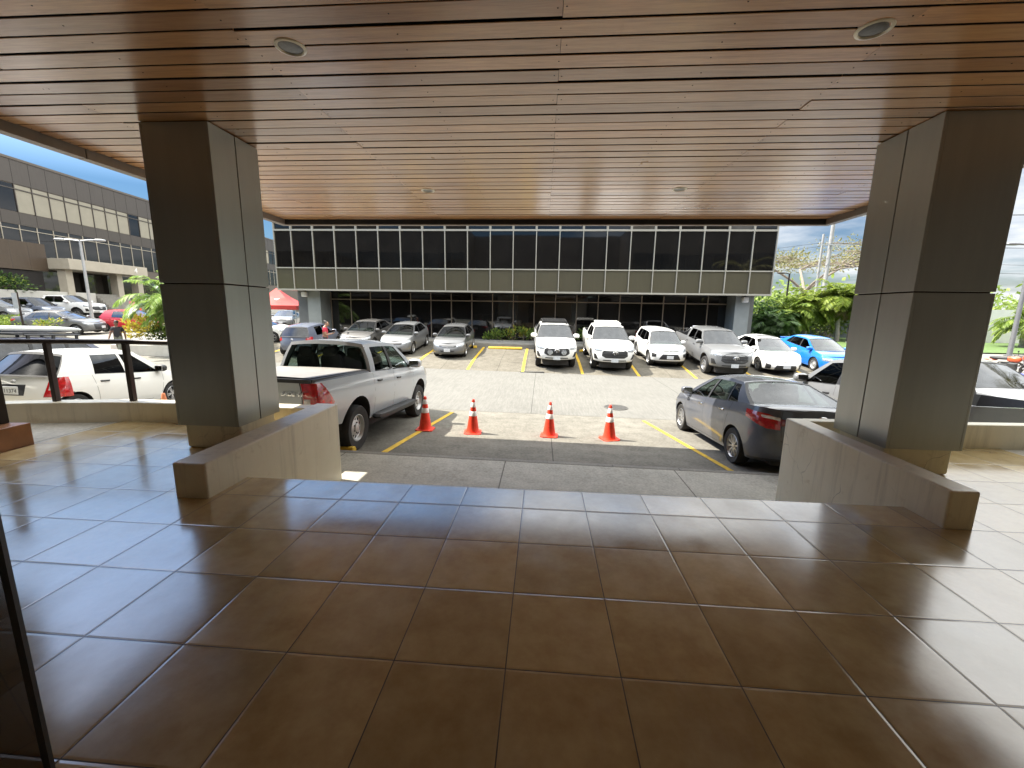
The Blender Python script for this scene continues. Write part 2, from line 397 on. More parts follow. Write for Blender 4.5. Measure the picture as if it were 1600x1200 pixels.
class Car:
    def __init__(s, name, label, cat, P, X, Y, hd, mat, group='parked cars and pickups', glass='glass_dark', **o):
        """hd: heading in degrees, 0 = +Y, positive turns to the left; X, Y: middle of the wheelbase"""
        s.P = dict(P); s.P.update(o); P = s.P; s.mat = mat
        a = radians(hd); f = Vector((-sin(a), cos(a), 0)); l = Vector((-f.y, f.x, 0)); hw = P['wb']/2*P.get('sc', 1); tk = (P['W']/2-.12)*P.get('sc', 1)
        zz = [gz(X+f.x*dx+l.x*dy, Y+f.y*dx+l.y*dy) for dx, dy in ((hw, tk), (hw, -tk), (-hw, tk), (-hw, -tk))]
        zf = (zz[0]+zz[1])/2; zr = (zz[2]+zz[3])/2; zl = (zz[0]+zz[2])/2; zq = (zz[1]+zz[3])/2
        fx = Vector((f.x*2*hw, f.y*2*hw, zf-zr)).normalized(); lf = Vector((l.x*2*tk, l.y*2*tk, zl-zq)).normalized()
        up = fx.cross(lf).normalized(); lf = up.cross(fx)
        s.root = empty(name, (0, 0, 0), (0, 0, 0), label, cat, group)
        z0 = P.get('z', sum(zz)/4)
        k = P.get('sc', 1.0); s.root.matrix_world = Matrix(((fx.x*k, lf.x*k, up.x*k, X), (fx.y*k, lf.y*k, up.y*k, Y), (fx.z*k, lf.z*k, up.z*k, z0), (0, 0, 0, 1)))
        s.G = MT[glass]; s.GS = MT[P.get('gside', glass)]
        s.xf = P['xf']; s.xr = P['xr']; s.W = P['W']
        s.body(); s.greenhouse(); s.wheels(); s.details()
    # outline helpers
    def zt(s, x): return sm(s.P['top'], x)
    def zs(s, x): return interp(s.P['bot'], x)
    def zb(s, x):
        z = s.zs(x); P = s.P; ra = P.get('ra', P['r']+.055); zc = P['r']+P.get('arch_up', .0)
        for xw in (P['wb']/2, -P['wb']/2):
            d = abs(x-xw)
            if d < ra: z = max(z, zc + sqrt(ra*ra-d*d))
        return z
    def base(s, u):
        P = s.P; lf, pf, lr, pr = P['Lf'], P['pf'], P['Lr'], P['pr']
        if u <= 1:
            a = u*pi/2; return s.xf - lf*(1-max(cos(a), 0)**(2/pf)), sin(a)**(2/pf)
        if u <= 2: return lerp(s.xf-lf, s.xr+lr, u-1), 1.0
        a = max(0, (3-u))*pi/2; return s.xr + lr*(1-max(cos(a), 0)**(2/pr)), sin(a)**(2/pr)
    def taper(s, x):
        k = x/s.xf if x > 0 else x/s.xr
        return 1 - s.P.get('tap', .045)*abs(k)**3
    def pt(s, u, z, side=1):
        xb, ys = s.base(u); zt, zs = s.zt(xb), s.zs(xb); q = max(0, min(1, (z-zs)/(zt-zs)))
        x = xb
        if u < 1: x += interp(s.P['fq'], q)*(1-u*u)
        elif u > 2: x -= interp(s.P['rq'], q)*(1-(3-u)**2)
        return Vector((x, side*s.W/2*ys*sm(s.P['prof'], q, .04)*s.taper(xb), z))
    def uS(s, x): return 1 + (s.xf-s.P['Lf']-x)/((s.xf-s.P['Lf'])-(s.xr+s.P['Lr']))
    def uF(s, y): return math.asin(min(1, max(0, y))**(s.P['pf']/2))/(pi/2)
    def uR(s, y): return 3 - math.asin(min(1, max(0, y))**(s.P['pr']/2))/(pi/2)
    def nrm(s, u, z, side):
        e = .012; a = s.pt(max(0, u-e), z, side); b = s.pt(min(3, u+e), z, side); c = s.pt(u, z-.012, side); d = s.pt(u, z+.012, side)
        if u < e: a = s.pt(e, z, -side)
        if u > 3-e: b = s.pt(3-e, z, -side)
        n = (b-a).cross(d-c)*side
        return n.normalized() if n.length > 1e-9 else Vector((1 if u < 1 else -1, 0, 0))
    def patch(s, mb, bot, top, side=1, off=.008, m=0, nc=8, nr=4):
        def res(L, t):
            k = t*(len(L)-1); i = min(int(k), len(L)-2); w = k-i
            return (lerp(L[i][0], L[i+1][0], w), lerp(L[i][1], L[i+1][1], w))
        F, B = [], []
        for r in range(nr+1):
            fr, br = [], []
            for c in range(nc+1):
                b, t = res(bot, c/nc), res(top, c/nc); u, z = lerp(b[0], t[0], r/nr), lerp(b[1], t[1], r/nr)
                p = s.pt(u, z, side); n = s.nrm(u, z, side)
                edge = r in (0, nr) or c in (0, nc)
                fr.append(p + n*(off*(.4 if edge else 1))); br.append(p - n*.02)
            F.append(fr); B.append(br)
        mb.grid(F, m)
        mb.grid([[F[0][c] for c in range(nc+1)], [B[0][c] for c in range(nc+1)]], m)
        mb.grid([[F[nr][c] for c in range(nc+1)], [B[nr][c] for c in range(nc+1)]], m)
        mb.grid([[F[r][0] for r in range(nr+1)], [B[r][0] for r in range(nr+1)]], m)
        mb.grid([[F[r][nc] for r in range(nr+1)], [B[r][nc] for r in range(nr+1)]], m)
    def strip(s, mb, path, w=.006, m=3, off=.0016):
        for side in (1, -1):
            P = []
            for i, (u, z) in enumerate(path):
                u2, z2 = path[min(i+1, len(path)-1)]; u1, z1 = path[max(0, i-1)]
                d = s.pt(u2, z2, side)-s.pt(u1, z1, side); n = s.nrm(u, z, side); t = d.cross(n).normalized()*(w/2)
                p = s.pt(u, z, side)+n*off; P.append([p-t, p+t])
            mb.grid(P, m)
    def body(s):
        P = s.P; mb = MB(); hw = P['wb']/2; ra = P.get('ra', P['r']+.055)
        us = [0, .1, .2, .3, .4, .5, .58, .66, .74, .81, .87, .92, .96]
        xs = []
        for xw in (hw, -hw):
            xs += [xw+ra+.004, xw-ra-.004] + [xw+ra*.9995*cos(pi*i/14) for i in range(15)]
        a, b = s.xf-P['Lf'], s.xr+P['Lr']
        xs += [a, b] + [lerp(hw-ra, -hw+ra, i/8) for i in range(1, 8)]
        for i in range(1, 4): xs += [lerp(a, hw+ra, i/4), lerp(-hw-ra, b, i/4)]
        xs = sorted({round(x, 4) for x in xs if b <= x <= a}, reverse=True)
        us += [s.uS(x) for x in xs] + [3-q for q in us[::-1]]
        vs = [0, .05, .12, .22, .34, .46, .58, .69, .79, .87, .93, .975, 1]
        clad = P.get('clad', 0); lo_f = P.get('lowf', .10)
        for side in (1, -1):
            G = []
            for v in vs:
                G.append([s.pt(u, lerp(s.zb(s.base(u)[0]), s.zt(s.base(u)[0]), v), side) for u in us])
            def mf(i, j):
                zc = (G[i][j].z+G[i+1][j+1].z)/2; x = (G[i][j].x+G[i][j+1].x)/2; um = (us[j]+us[j+1])/2
                if clad and zc < max(s.zs(x)+clad, 0): return 2
                if clad and vs[i+1] < .13 and any(abs(x-w) < ra for w in (hw, -hw)): return 2
                if (um < 1 or um > 2) and vs[i+1] < lo_f: return 2
                return 0
            mb.grid(G, 0, mf)
            # wheel wells
            for xw in (hw, -hw):
                W1 = []
                for i in range(15):
                    t = pi*i/14; x = xw+ra*cos(t); z = P['r']+P.get('arch_up', 0)+ra*sin(t)
                    yo = s.pt(s.uS(min(a-.001, max(b+.001, x))), z, side).y if b < x < a else side*s.W/2*.9
                    W1.append([Vector((x, yo-side*.004, z)), Vector((x, side*(s.W/2-.36), z))])
                mb.grid(W1, 1)
                mb.grid([[Vector((xw+ra, side*(s.W/2-.36), .16)), Vector((xw-ra, side*(s.W/2-.36), .16))], [Vector((xw+ra, side*(s.W/2-.36), P['r']+ra)), Vector((xw-ra, side*(s.W/2-.36), P['r']+ra))]], 1)
        # lid over hood, cabin floor and boot / bed
        gh = P['gh']; L = []
        ts = [-1, -.93, -.8, -.55, -.28, 0, .28, .55, .8, .93, 1]
        dark0, dark1 = gh['D'][0]+.02, gh['A'][0]-.06
        for u in us:
            xb, _ = s.base(u); p = s.pt(u, s.zt(xb)); cr = s.crown(xb); row = []
            bed = P.get('bed') and P['bed'][0] < p.x < P['bed'][1]
            for t in ts:
                z = p.z + cr*(1-abs(t)**2.4)
                if bed and not P.get('cover') and abs(t) < .9: z = p.z-.42
                if bed and P.get('cover'): z = p.z + (.035 if abs(t) < .97 else 0)
                row.append(Vector((p.x, p.y*t, z)))
            L.append(row)
        def ml(i, j):
            x = (L[i][5].x+L[i+1][5].x)/2
            if dark0 < x < dark1 and 0 < j < 9: return 1
            if P.get('bed') and P['bed'][0] < x < P['bed'][1]: return 2 if (P.get('cover') or 0 < j < 9) else 0
            return 0
        mb.grid(L, 0, ml)
        # underbody
        y = s.W/2-.37; mb.box(s.xr+.35, s.xf-.35, -y, y, .17, .5, 1)
        yy = s.W/2-.08; mb.box(-hw+ra+.06, hw-ra-.06, -yy, yy, s.zs(0)+.02, s.zs(0)+.25, 1)
        # seams
        for xd in P['doors']:
            x0, x1 = xd if isinstance(xd, tuple) else (xd, xd)
            z1 = s.zt(x1)-.012; z0 = max(s.zb(x0), s.zs(x0))+.05
            s.strip(mb, [(s.uS(lerp(x0, x1, t)), lerp(z0, z1, t)) for t in (0, .2, .4, .6, .8, .92, 1)])
        d0 = P['doors'][0]; d1 = P['doors'][-1]; d0 = d0[0] if isinstance(d0, tuple) else d0; d1 = d1[0] if isinstance(d1, tuple) else d1
        s.strip(mb, [(s.uS(lerp(d0, d1, t/6)), max(s.zb(lerp(d0, d1, t/6)), s.zs(lerp(d0, d1, t/6)))+.05) for t in range(7)])
        if P.get('tailseam'):
            yf, z0 = P['tailseam']; s.strip(mb, [(s.uR(yf), lerp(z0, s.zt(s.xr)-.01, t/4)) for t in range(5)])
            s.strip(mb, [(s.uR(yf*t/5), z0) for t in range(6)])
        s.bodymb = mb
    def crown(s, x):
        P = s.P; gh = P['gh']
        if x > gh['A'][0]-.3: return P.get('hoodcrown', .055)
        if x < gh['D'][0]+.1: return P.get('deckcrown', .03)
        return 0.0
    def side(s, x, t, sd):
        gh = s.P['gh']; z0 = s.zt(x)-.012; z1 = sm(gh['rail'], x)
        y0 = s.W/2*interp(s.P['prof'], 1)*s.taper(x)-.012; y1 = gh['yt']*(1-.03*abs(x/2)**2)
        return Vector((x, sd*(lerp(y0, y1, t) + .022*sin(pi*t)), lerp(z0, z1, t)))
    def greenhouse(s):
        P = s.P; gh = P['gh']; mb = s.bodymb
        bn = [gh['A']] + [q for w in gh['win'] for q in ((w[0], w[1]), (w[2], w[3]))] + [gh['D']]
        tr = [0, .03, .08, .3, .5, .7, .86, .93, 1]; tb, tt = gh.get('t', (.08, .86))
        tr = sorted({round(q, 3) for q in tr + [tb, tt]}); nseg = len(bn)-1
        for sd in (1, -1):
            for k in range(nseg):
                nc = 6 if k % 2 else 2
                G = [[s.side(lerp(lerp(bn[k][0], bn[k][1], t), lerp(bn[k+1][0], bn[k+1][1], t), c/nc), t, sd) for c in range(nc+1)] for t in tr]
                isw = k % 2 == 1
                inw = lambda i: tb-.001 <= tr[i] and tr[i+1] <= tt+.001
                bp = gh.get('bp', True) and 0 < k < nseg-1 and not isw
                mb.grid(G, 0, lambda i, j: (None if (isw and inw(i)) else 2 if (bp and inw(i)) else 2 if (isw and tr[i] < tb and tr[i+1] > .03) else 0))
                if isw:
                    g = MB(); H = [[p-Vector((0, sd*.007, 0)) for p in G[i]] for i in range(len(tr)) if tb-.001 <= tr[i] <= tt+.001]
                    g.grid(H, 0); g.build('side_window', s.GS, s.root, 30, recalc=False)
                    # inner reveal so the pane sits in a frame
                    ring = [G[i][0] for i in range(len(tr)) if tb-.001 <= tr[i] <= tt+.001]
                    ring2 = [G[i][-1] for i in range(len(tr)) if tb-.001 <= tr[i] <= tt+.001]
                    for rg in (ring, ring2): mb.grid([rg, [p-Vector((0, sd*.03, 0)) for p in rg]], 2)
                    for rg in (H[0], H[-1]): mb.grid([[p+Vector((0, sd*.007, 0)) for p in rg], [p-Vector((0, sd*.03, 0)) for p in rg]], 2)
        rc = gh.get('crown', .06); S_ = [-1, -.965, -.93, -.75, -.5, -.25, 0, .25, .5, .75, .93, .965, 1]
        def cross(b, t, bow0, bow1, c0):
            x = lerp(b[0], b[1], t); e = s.side(x, t, 1); bow = lerp(bow0, bow1, t); cr = lerp(c0, rc, t)
            return [Vector((x+bow*(1-q*q), e.y*q, e.z+cr*(1-abs(q)**2.4))) for q in S_]
        bA = gh.get('bowA', (.16, .07)); bD = gh.get('bowD', (-.10, -.05))
        for nm, b, bow, c0, (t0, t1, smax) in (('windshield', gh['A'], bA, P.get('hoodcrown', .055), (.04, .95, .95)),
                                               ('rear_window', gh['D'], bD, gh.get('dc', P.get('deckcrown', .03)), gh['rw'])):
            tr2 = sorted({0, round(t0, 3), .2, .4, .6, .8, round(t1, 3), 1} | ({.1} if t0 > .12 else set()))
            G = [cross(b, t, bow[0], bow[1], c0) for t in tr2]
            ins = lambda i, j: t0-.001 <= tr2[i] and tr2[i+1] <= t1+.001 and abs(S_[j]+S_[j+1])/2 < smax
            blk = 2 if nm == 'windshield' else gh.get('rwm', 2)
            mb.grid(G, 0, lambda i, j: None if ins(i, j) else (blk if (blk == 2 and tr2[i] < .99) else 0))
            g = MB(); off = Vector((-.006 if nm == 'windshield' else .006, 0, -.003))
            g.grid([[p+off for p in r] for r in G], 0, lambda i, j: 0 if ins(i, j) else None)
            g.build(nm, s.G if nm == 'windshield' else MT[P.get('grear', P.get('gside', 'glass_dark'))], s.root, 40, recalc=False)
        x0, x1 = gh['A'][1], gh['D'][1]; G = []
        for i in range(13):
            w = i/12; x = lerp(x0, x1, w); e = s.side(x, 1, 1); bow = lerp(bA[1], bD[1], w)
            G.append([Vector((x+bow*(1-q*q), e.y*q, e.z+rc*(1-abs(q)**2.4))) for q in S_])
        sr = P.get('sunroof')
        mb.grid(G, 0, lambda i, j: 2 if (sr and 2 <= i <= 5 and 3 <= j <= 8) else 0)
        s.roofz = lambda x: s.side(x, 1, 1).z+rc
        mb.build('body', [s.mat, MT['interior'], MT['trim'], MT['gap']], s.root, 38)
    def wheels(s):
        P = s.P; r, w, rr = P['r'], P.get('tw', .21), P.get('rr', P['r']*.66)
        tm, rm = wheel_mesh(r, w, P.get('rim', 'alloy'), rr)
        for x in (P['wb']/2, -P['wb']/2):
            for sd in (1, -1):
                o = bpy.data.objects.new('wheel', tm); COL.objects.link(o); o.parent = s.root
                o.location = (x, sd*(s.W/2-w/2-P.get('inset', .025)), r)
                o.rotation_euler = (0, R_.uniform(0, 6), 0 if sd > 0 else pi)
                q = bpy.data.objects.new('rim', rm); COL.objects.link(q); q.parent = o
    def emblem(s, x, z, sz, face=1, tilt=0):
        mb = MB(); M = Matrix.Translation((x, 0, z)) @ Matrix.Rotation(tilt, 4, 'Y')
        for a, b, cz in ((1, .68, 0), (.36, .62, -.02), (.66, .24, .36)):
            mb.tube([M @ Vector((.0, sz*a*cos(2*pi*i/20), sz*(b*sin(2*pi*i/20)+cz))) for i in range(21)], sz*.085, 5)
        mb.build('emblem', MT['chrome'], s.root, 40)
    def details(s):
        P = s.P; R = s.root
        for nm, mat, key in (('headlight', MT[P.get('hlm', 'lamp')], 'head'), ('taillight', MT['tail'], 'tail'), ('reversing_light', MT['tail_clear'], 'tail2'), ('fog_lamp_recess', MT['trim'], 'fog')):
            if key in P:
                for sd in (1, -1):
                    mb = MB(); s.patch(mb, P[key][0](s), P[key][1](s), sd, P.get('loff', .012)+(.006 if key == 'tail2' else 0)); mb.build(nm, mat, R, 35)
        for nm, key, mat in (('grille', 'grille', 'trim'), ('lower_grille', 'lgrille', 'trim'), ('bumper_bar', 'bbar', 'trim'), ('chrome_bar', 'cbar', 'chrome'), ('rear_bumper_trim', 'rtrim', 'trim')):
            if key in P:
                mb = MB()
                for sd in (1, -1): s.patch(mb, P[key][0](s), P[key][1](s), sd, .007 if key != 'cbar' else .016, nc=10)
                if key == 'grille' and P.get('gbars'):
                    b, t = P[key][0](s), P[key][1](s)
                    for k in range(P['gbars']):
                        w = (k+.7)/(P['gbars']+.4)
                        for sd in (1, -1):
                            lo = [(lerp(p[0], q[0], w)*.97, lerp(p[1], q[1], w)) for p, q in zip(b, t)]
                            s.patch(mb, lo, [(u, z+.014) for u, z in lo], sd, .018, 1, nr=1)
                mb.build(nm, [MT[mat], MT[P.get('barm', 'dark_alloy')]], R, 35)
        # mirrors
        gh = P['gh']; xm = gh['A'][0]+P.get('mx', -.30)
        for sd in (1, -1):
            mb = MB(); p = s.side(xm, .12, sd); k = P.get('msz', 1)
            mb.ell((xm-.02, p.y+sd*.13*k, p.z+.045), (.085*k, .125*k, .085*k), 14, 8, 0, None, .7)
            mb.box(xm-.04, xm+.03, min(p.y-sd*.02, p.y+sd*.06), max(p.y-sd*.02, p.y+sd*.06), p.z-.035, p.z+.015, 1)
            mb.box(xm-.105*k, xm-.088*k, p.y+sd*.13*k-.09*k, p.y+sd*.13*k+.09*k, p.z-.015, p.z+.105, 2)
            mb.build('wing_mirror', [MT[P['mirm']] if P.get('mirm') else s.mat, MT['trim'], MT['chrome']], R, 40)
        for xh, zo in P.get('handles', []):
            for sd in (1, -1):
                mb = MB(); z = s.zt(xh)-zo; u = s.uS(xh)
                s.patch(mb, [(s.uS(xh+.10), z-.017), (s.uS(xh-.10), z-.012)], [(s.uS(xh+.10), z+.014), (s.uS(xh-.10), z+.020)], sd, .03, 0, 6, 3)
                mb.build('door_handle', MT[P['hm']] if P.get('hm') else s.mat, R, 40)
        # plates
        for key, ux in (('fplate', 0), ('rplate', 3)):
            if key in P:
                z = P[key]; p = s.pt(ux, z); d = 1 if ux == 0 else -1; x = max(p.x*d, s.pt(ux, z+.06).x*d, s.pt(ux, z-.06).x*d)*d + d*.014
                mb = MB(); mb.box(min(x, x+d*.01), max(x, x+d*.01), -.155, .155, z-.078, z+.078, 0)
                pl = mb.build('number_plate', MT['plate'], R); bevel(pl, .004)
                tx = P.get('ptext')
                if tx: text_obj('plate_text', tx, .105, MT['ink'], Matrix.Translation((x+d*.011, 0, z-.01)) @ Matrix(((0, 0, d, 0), (d, 0, 0, 0), (0, 1, 0, 0), (0, 0, 0, 1))), pl, .001)
        # cabin: seats, dashboard, wheel
        mb = MB(); zf = s.zt((gh['A'][0]+gh['D'][0])/2); roof = sm(gh['rail'], 0); hsp = roof-zf
        xs = P.get('seats', (gh['A'][1]-.62, gh['D'][1]+.45))
        for i, x in enumerate(xs):
            for yy in ((-.36, .36) if i == 0 else (-.45, 0, .45)):
                w = .25 if i == 0 else .2
                mb.ell((x, yy*s.W/1.8, zf+.02), (.09, w, hsp*.62), 10, 8, 0, Matrix.Rotation(-.22, 4, 'Y'), .55)
                mb.ell((x-.10, yy*s.W/1.8, zf+hsp*.66), (.055, .13, .09), 10, 6, 0, None, .6)
        mb.ell((gh['A'][0]-.33, 0, zf-.02), (.26, s.W/2-.16, .10), 12, 8, 1, None, .6)
        a = [Vector((gh['A'][0]-.55, s.W/4-.05+.18*cos(t*pi/10), zf+.02+.16*sin(t*pi/10))) for t in range(21)]
        mb.tube(a, .015, 6, 1)
        mb.build('seats', [MT['seat'], MT['interior']], R, 40)
        if 'emb' in P: s.emblem(*P['emb'])
        if 'extra' in P: P['extra'](s)

U = lambda *pts: (lambda s: [(s.uF(y) if k == 'F' else s.uR(y) if k == 'R' else s.uS(y), z) for k, y, z in pts])
F_, S_, B_ = 'F', 'S', 'R'

PICKUP = dict(W=1.855, wb=3.085, xf=2.545, xr=-2.785, r=.38, tw=.25, rr=.225, ra=.475, arch_up=.06, Lf=.62, pf=2.5, Lr=.16, pr=4.5, tap=.03, sc=1.04,
  top=[(-2.79, 1.25), (-1.06, 1.27), (-1.0, 1.265), (0, 1.24), (1.0, 1.22), (1.25, 1.225), (1.8, 1.19), (2.3, 1.12), (2.56, 1.05)],
  bot=[(-2.8, .58), (-1.9, .54), (-1.1, .45), (1.1, .43), (2.0, .46), (2.56, .44)],
  fq=[(0, -.14), (.12, -.03), (.35, 0), (.6, -.02), (.85, -.06), (1, -.15)], rq=[(0, -.02), (1, -.01)],
  prof=[(0, .93), (.2, .965), (.5, 1), (.72, .995), (.88, .975), (1, .945)],
  hoodcrown=.07, deckcrown=.0, bed=(-2.70, -1.10),
  gh=dict(A=(1.22, .46), D=(-1.0, -.93), yt=.67, rail=[(-1.1, 1.735), (-.4, 1.765), (.2, 1.765), (.48, 1.735)], crown=.05,
          win=[(.98, .32, .0, -.06), (-.11, -.16, -.82, -.72)], t=(.06, .88), rw=(.10, .88, .90), rwm=0, bp=True, dc=0, bowD=(-.05, -.04), bowA=(.14, .08)),
  doors=[(1.05, 1.08), (-.05, -.05), (-.93, -.98)], handles=[(.18, .17), (-.74, .16)], hm='trim', mx=-.26, msz=1.15,
  head=(U((F_, .64, .93), (F_, .84, .91), (F_, .985, .95)), U((F_, .60, 1.0), (F_, .84, 1.07), (F_, .985, 1.11))),
  fog=(U((F_, .80, .58), (F_, .955, .58)), U((F_, .87, .80), (F_, .96, .80))),
  grille=(U((F_, 0, .66), (F_, .45, .66), (F_, .62, .75)), U((F_, 0, 1.03), (F_, .42, 1.03), (F_, .60, .93))), gbars=3,
  lgrille=(U((F_, 0, .53), (F_, .6, .53)), U((F_, 0, .575), (F_, .55, .575))),
  fplate=.56, emb=(2.575, .88, .11), seats=(.05, -.72), rim='alloy', lowf=.1)

SEDAN = dict(W=1.775, wb=2.70, xf=2.28, xr=-2.34, r=.315, tw=.205, Lf=.66, pf=2.3, Lr=.55, pr=2.5, tap=.05,
  top=[(-2.36, 1.08), (-2.1, 1.115), (-1.5, 1.10), (-.8, 1.03), (.2, .965), (.95, .93), (1.2, .935), (1.7, .86), (2.1, .76), (2.30, .68)],
  bot=[(-2.4, .30), (-1.9, .24), (-1, .20), (1, .19), (1.9, .20), (2.3, .22)],
  fq=[(0, -.10), (.15, -.02), (.35, 0), (.6, -.04), (.85, -.12), (1, -.24)], rq=[(0, -.10), (.15, -.02), (.5, 0), (.72, -.05), (1, -.11)],
  prof=[(0, .92), (.12, .955), (.35, .985), (.6, 1), (.8, .985), (.92, .955), (1, .92)], hoodcrown=.05, deckcrown=.035,
  gh=dict(A=(1.22, .28), D=(-1.74, -.98), yt=.56, rail=[(-1.05, 1.40), (-.5, 1.43), (0, 1.43), (.3, 1.39)], crown=.05,
          win=[(.98, .12, .02, -.05), (-.06, -.11, -.88, -.74), (-.92, -.78, -1.30, -.92)], t=(.06, .88), rw=(.05, .95, .93), bp=True, bowA=(.2, .08), bowD=(-.16, -.06)),
  doors=[(1.0, 1.04), (-.02, -.02), (-1.02, -1.18)], handles=[(.16, .13), (-.84, .15)],
  head=(U((F_, .58, .62), (F_, .8, .60), (F_, .98, .66)), U((F_, .56, .66), (F_, .8, .72), (F_, .985, .78))),
  tail=(U((B_, .52, .87), (B_, .8, .82), (S_, -1.78, .91)), U((B_, .52, .95), (B_, .8, 1.0), (S_, -1.72, 1.02))),
  grille=(U((F_, 0, .56), (F_, .5, .58)), U((F_, 0, .66), (F_, .55, .66))), gbars=2,
  lgrille=(U((F_, 0, .27), (F_, .6, .27)), U((F_, 0, .43), (F_, .48, .43))),
  fplate=.43, rplate=.80, tailseam=(.66, .72))

HATCH = dict(W=1.68, wb=2.45, xf=1.90, xr=-1.70, r=.295, tw=.185, Lf=.55, pf=2.4, Lr=.42, pr=2.8, tap=.05,
  top=[(-1.72, .97), (-1.2, .985), (-.6, .96), (.4, .91), (.9, .90), (1.2, .885), (1.6, .80), (1.92, .68)],
  bot=[(-1.8, .30), (-1.4, .24), (-.8, .20), (.8, .19), (1.5, .2), (1.95, .22)],
  fq=[(0, -.08), (.2, -.01), (.4, 0), (.7, -.06), (1, -.2)], rq=[(0, -.06), (.2, -.01), (.45, 0), (.75, -.05), (1, -.13)],
  prof=[(0, .92), (.15, .965), (.4, .995), (.65, 1), (.85, .97), (1, .925)], hoodcrown=.06, deckcrown=.02,
  gh=dict(A=(1.12, .36), D=(-1.52, -1.20), yt=.555, rail=[(-1.3, 1.40), (-.8, 1.445), (-.1, 1.455), (.4, 1.405)], crown=.045,
          win=[(.86, .18, .02, -.05), (-.06, -.12, -.78, -.70)], t=(.06, .86), rw=(.05, .9, .95), bp=False, bowA=(.16, .07), bowD=(-.13, -.09)),
  doors=[(.88, .92), (-.02, -.02), (-.72, -.86)], handles=[(.16, .13), (-.62, .15)],
  head=(U((F_, .60, .60), (F_, .98, .62)), U((F_, .56, .74), (F_, .97, .80))),
  tail=(U((B_, .70, .57), (B_, .93, .57), (S_, -1.30, .57)), U((B_, .79, .97), (B_, .93, .97), (S_, -1.38, .965))),
  grille=(U((F_, 0, .58), (F_, .42, .58)), U((F_, 0, .64), (F_, .42, .64))),
  lgrille=(U((F_, 0, .28), (F_, .55, .28)), U((F_, 0, .44), (F_, .5, .44))), fplate=.48, rplate=.70)

SUV = dict(W=1.74, wb=2.53, xf=2.02, xr=-2.0, r=.335, tw=.21, ra=.40, Lf=.50, pf=2.7, Lr=.38, pr=3.0, tap=.04,
  top=[(-2.02, 1.08), (-1.5, 1.10), (-.8, 1.06), (.5, 1.0), (.95, .99), (1.2, .99), (1.7, .93), (2.04, .84)],
  bot=[(-2.0, .34), (-1.5, .28), (-.8, .25), (.9, .25), (1.6, .26), (2.1, .27)],
  fq=[(0, -.08), (.2, -.01), (.45, 0), (.7, -.03), (1, -.16)], rq=[(0, -.05), (.3, 0), (.7, -.02), (1, -.08)],
  prof=[(0, .93), (.2, .97), (.45, 1), (.7, .995), (.88, .97), (1, .93)], hoodcrown=.06, deckcrown=.02, clad=.07,
  gh=dict(A=(1.18, .48), D=(-1.84, -1.58), yt=.60, rail=[(-1.7, 1.54), (-1, 1.59), (0, 1.60), (.5, 1.555)], crown=.05,
          win=[(.92, .30, .02, -.05), (-.06, -.12, -.86, -.80), (-.94, -.88, -1.58, -1.42)], t=(.06, .86), rw=(.05, .88, .93), bp=True, bowA=(.15, .07), bowD=(-.1, -.06)),
  doors=[(.95, .98), (-.02, -.02), (-.82, -.96)], handles=[(.16, .13), (-.74, .15)],
  head=(U((F_, .56, .77), (F_, .8, .76), (F_, .985, .82)), U((F_, .55, .83), (F_, .8, .89), (F_, .985, .94))),
  fog=(U((F_, .76, .52), (F_, .95, .50)), U((F_, .74, .66), (F_, .95, .70))),
  tail=(U((B_, .68, .86), (B_, .9, .84), (S_, -1.66, .88)), U((B_, .68, .98), (B_, .9, 1.02), (S_, -1.6, 1.03))),
  grille=(U((F_, 0, .76), (F_, .52, .79)), U((F_, 0, .80), (F_, .52, .83))),
  lgrille=(U((F_, 0, .40), (F_, .62, .40)), U((F_, 0, .66), (F_, .42, .66))), fplate=.52, rplate=.78, mx=-.28)
# ---------------------------------------------------------------- camera, light, sky
cam = bpy.data.cameras.new('camera'); co = bpy.data.objects.new('camera', cam); COL.objects.link(co); SC.camera = co
f_px, cp, cr_, cy_ = 646.3, .176564, -.0147825, -.0713241
cam.sensor_fit = 'HORIZONTAL'; cam.sensor_width = 36; cam.lens = 36*f_px/1600; cam.clip_start = .05; cam.clip_end = 5000
fw = Vector((sin(cy_)*cos(cp), cos(cy_)*cos(cp), -sin(cp))); rt = Vector((cos(cy_), -sin(cy_), 0)); dn = fw.cross(rt)
r2 = rt*cos(cr_) + dn*sin(cr_); d2 = -rt*sin(cr_) + dn*cos(cr_)
co.matrix_world = Matrix(((r2.x, -d2.x, -fw.x, .1219), (r2.y, -d2.y, -fw.y, -1.5623), (r2.z, -d2.z, -fw.z, 1.5495), (0, 0, 0, 1)))

SUN = Vector((-.737, .106, 1.0)).normalized(); EL = math.asin(SUN.z); AZ = atan2(SUN.x, SUN.y)
sl = bpy.data.lights.new('sun', 'SUN'); sl.energy = 2.0; sl.angle = radians(.53); sl.color = (1, .94, .83)
so = bpy.data.objects.new('sun', sl); COL.objects.link(so); so.rotation_euler = SUN.to_track_quat('Z', 'Y').to_euler(); so.location = (-20, 5, 30)
wd = bpy.data.worlds.new('World'); SC.world = wd; wd.use_nodes = True; nt = wd.node_tree
bg = nt.nodes['Background']; sky = N(nt, 'ShaderNodeTexSky'); sky.sky_type = 'NISHITA'; sky.sun_disc = False
sky.sun_elevation = EL; sky.sun_rotation = AZ; sky.air_density = 1.1; sky.dust_density = .9; sky.ozone_density = 1.4
tc = N(nt, 'ShaderNodeTexCoord'); sp = N(nt, 'ShaderNodeSeparateXYZ'); nt.links.new(tc.outputs['Generated'], sp.inputs[0])
zc = math_n(nt, 'MAXIMUM', sp.outputs[2], .03); cb = N(nt, 'ShaderNodeCombineXYZ')
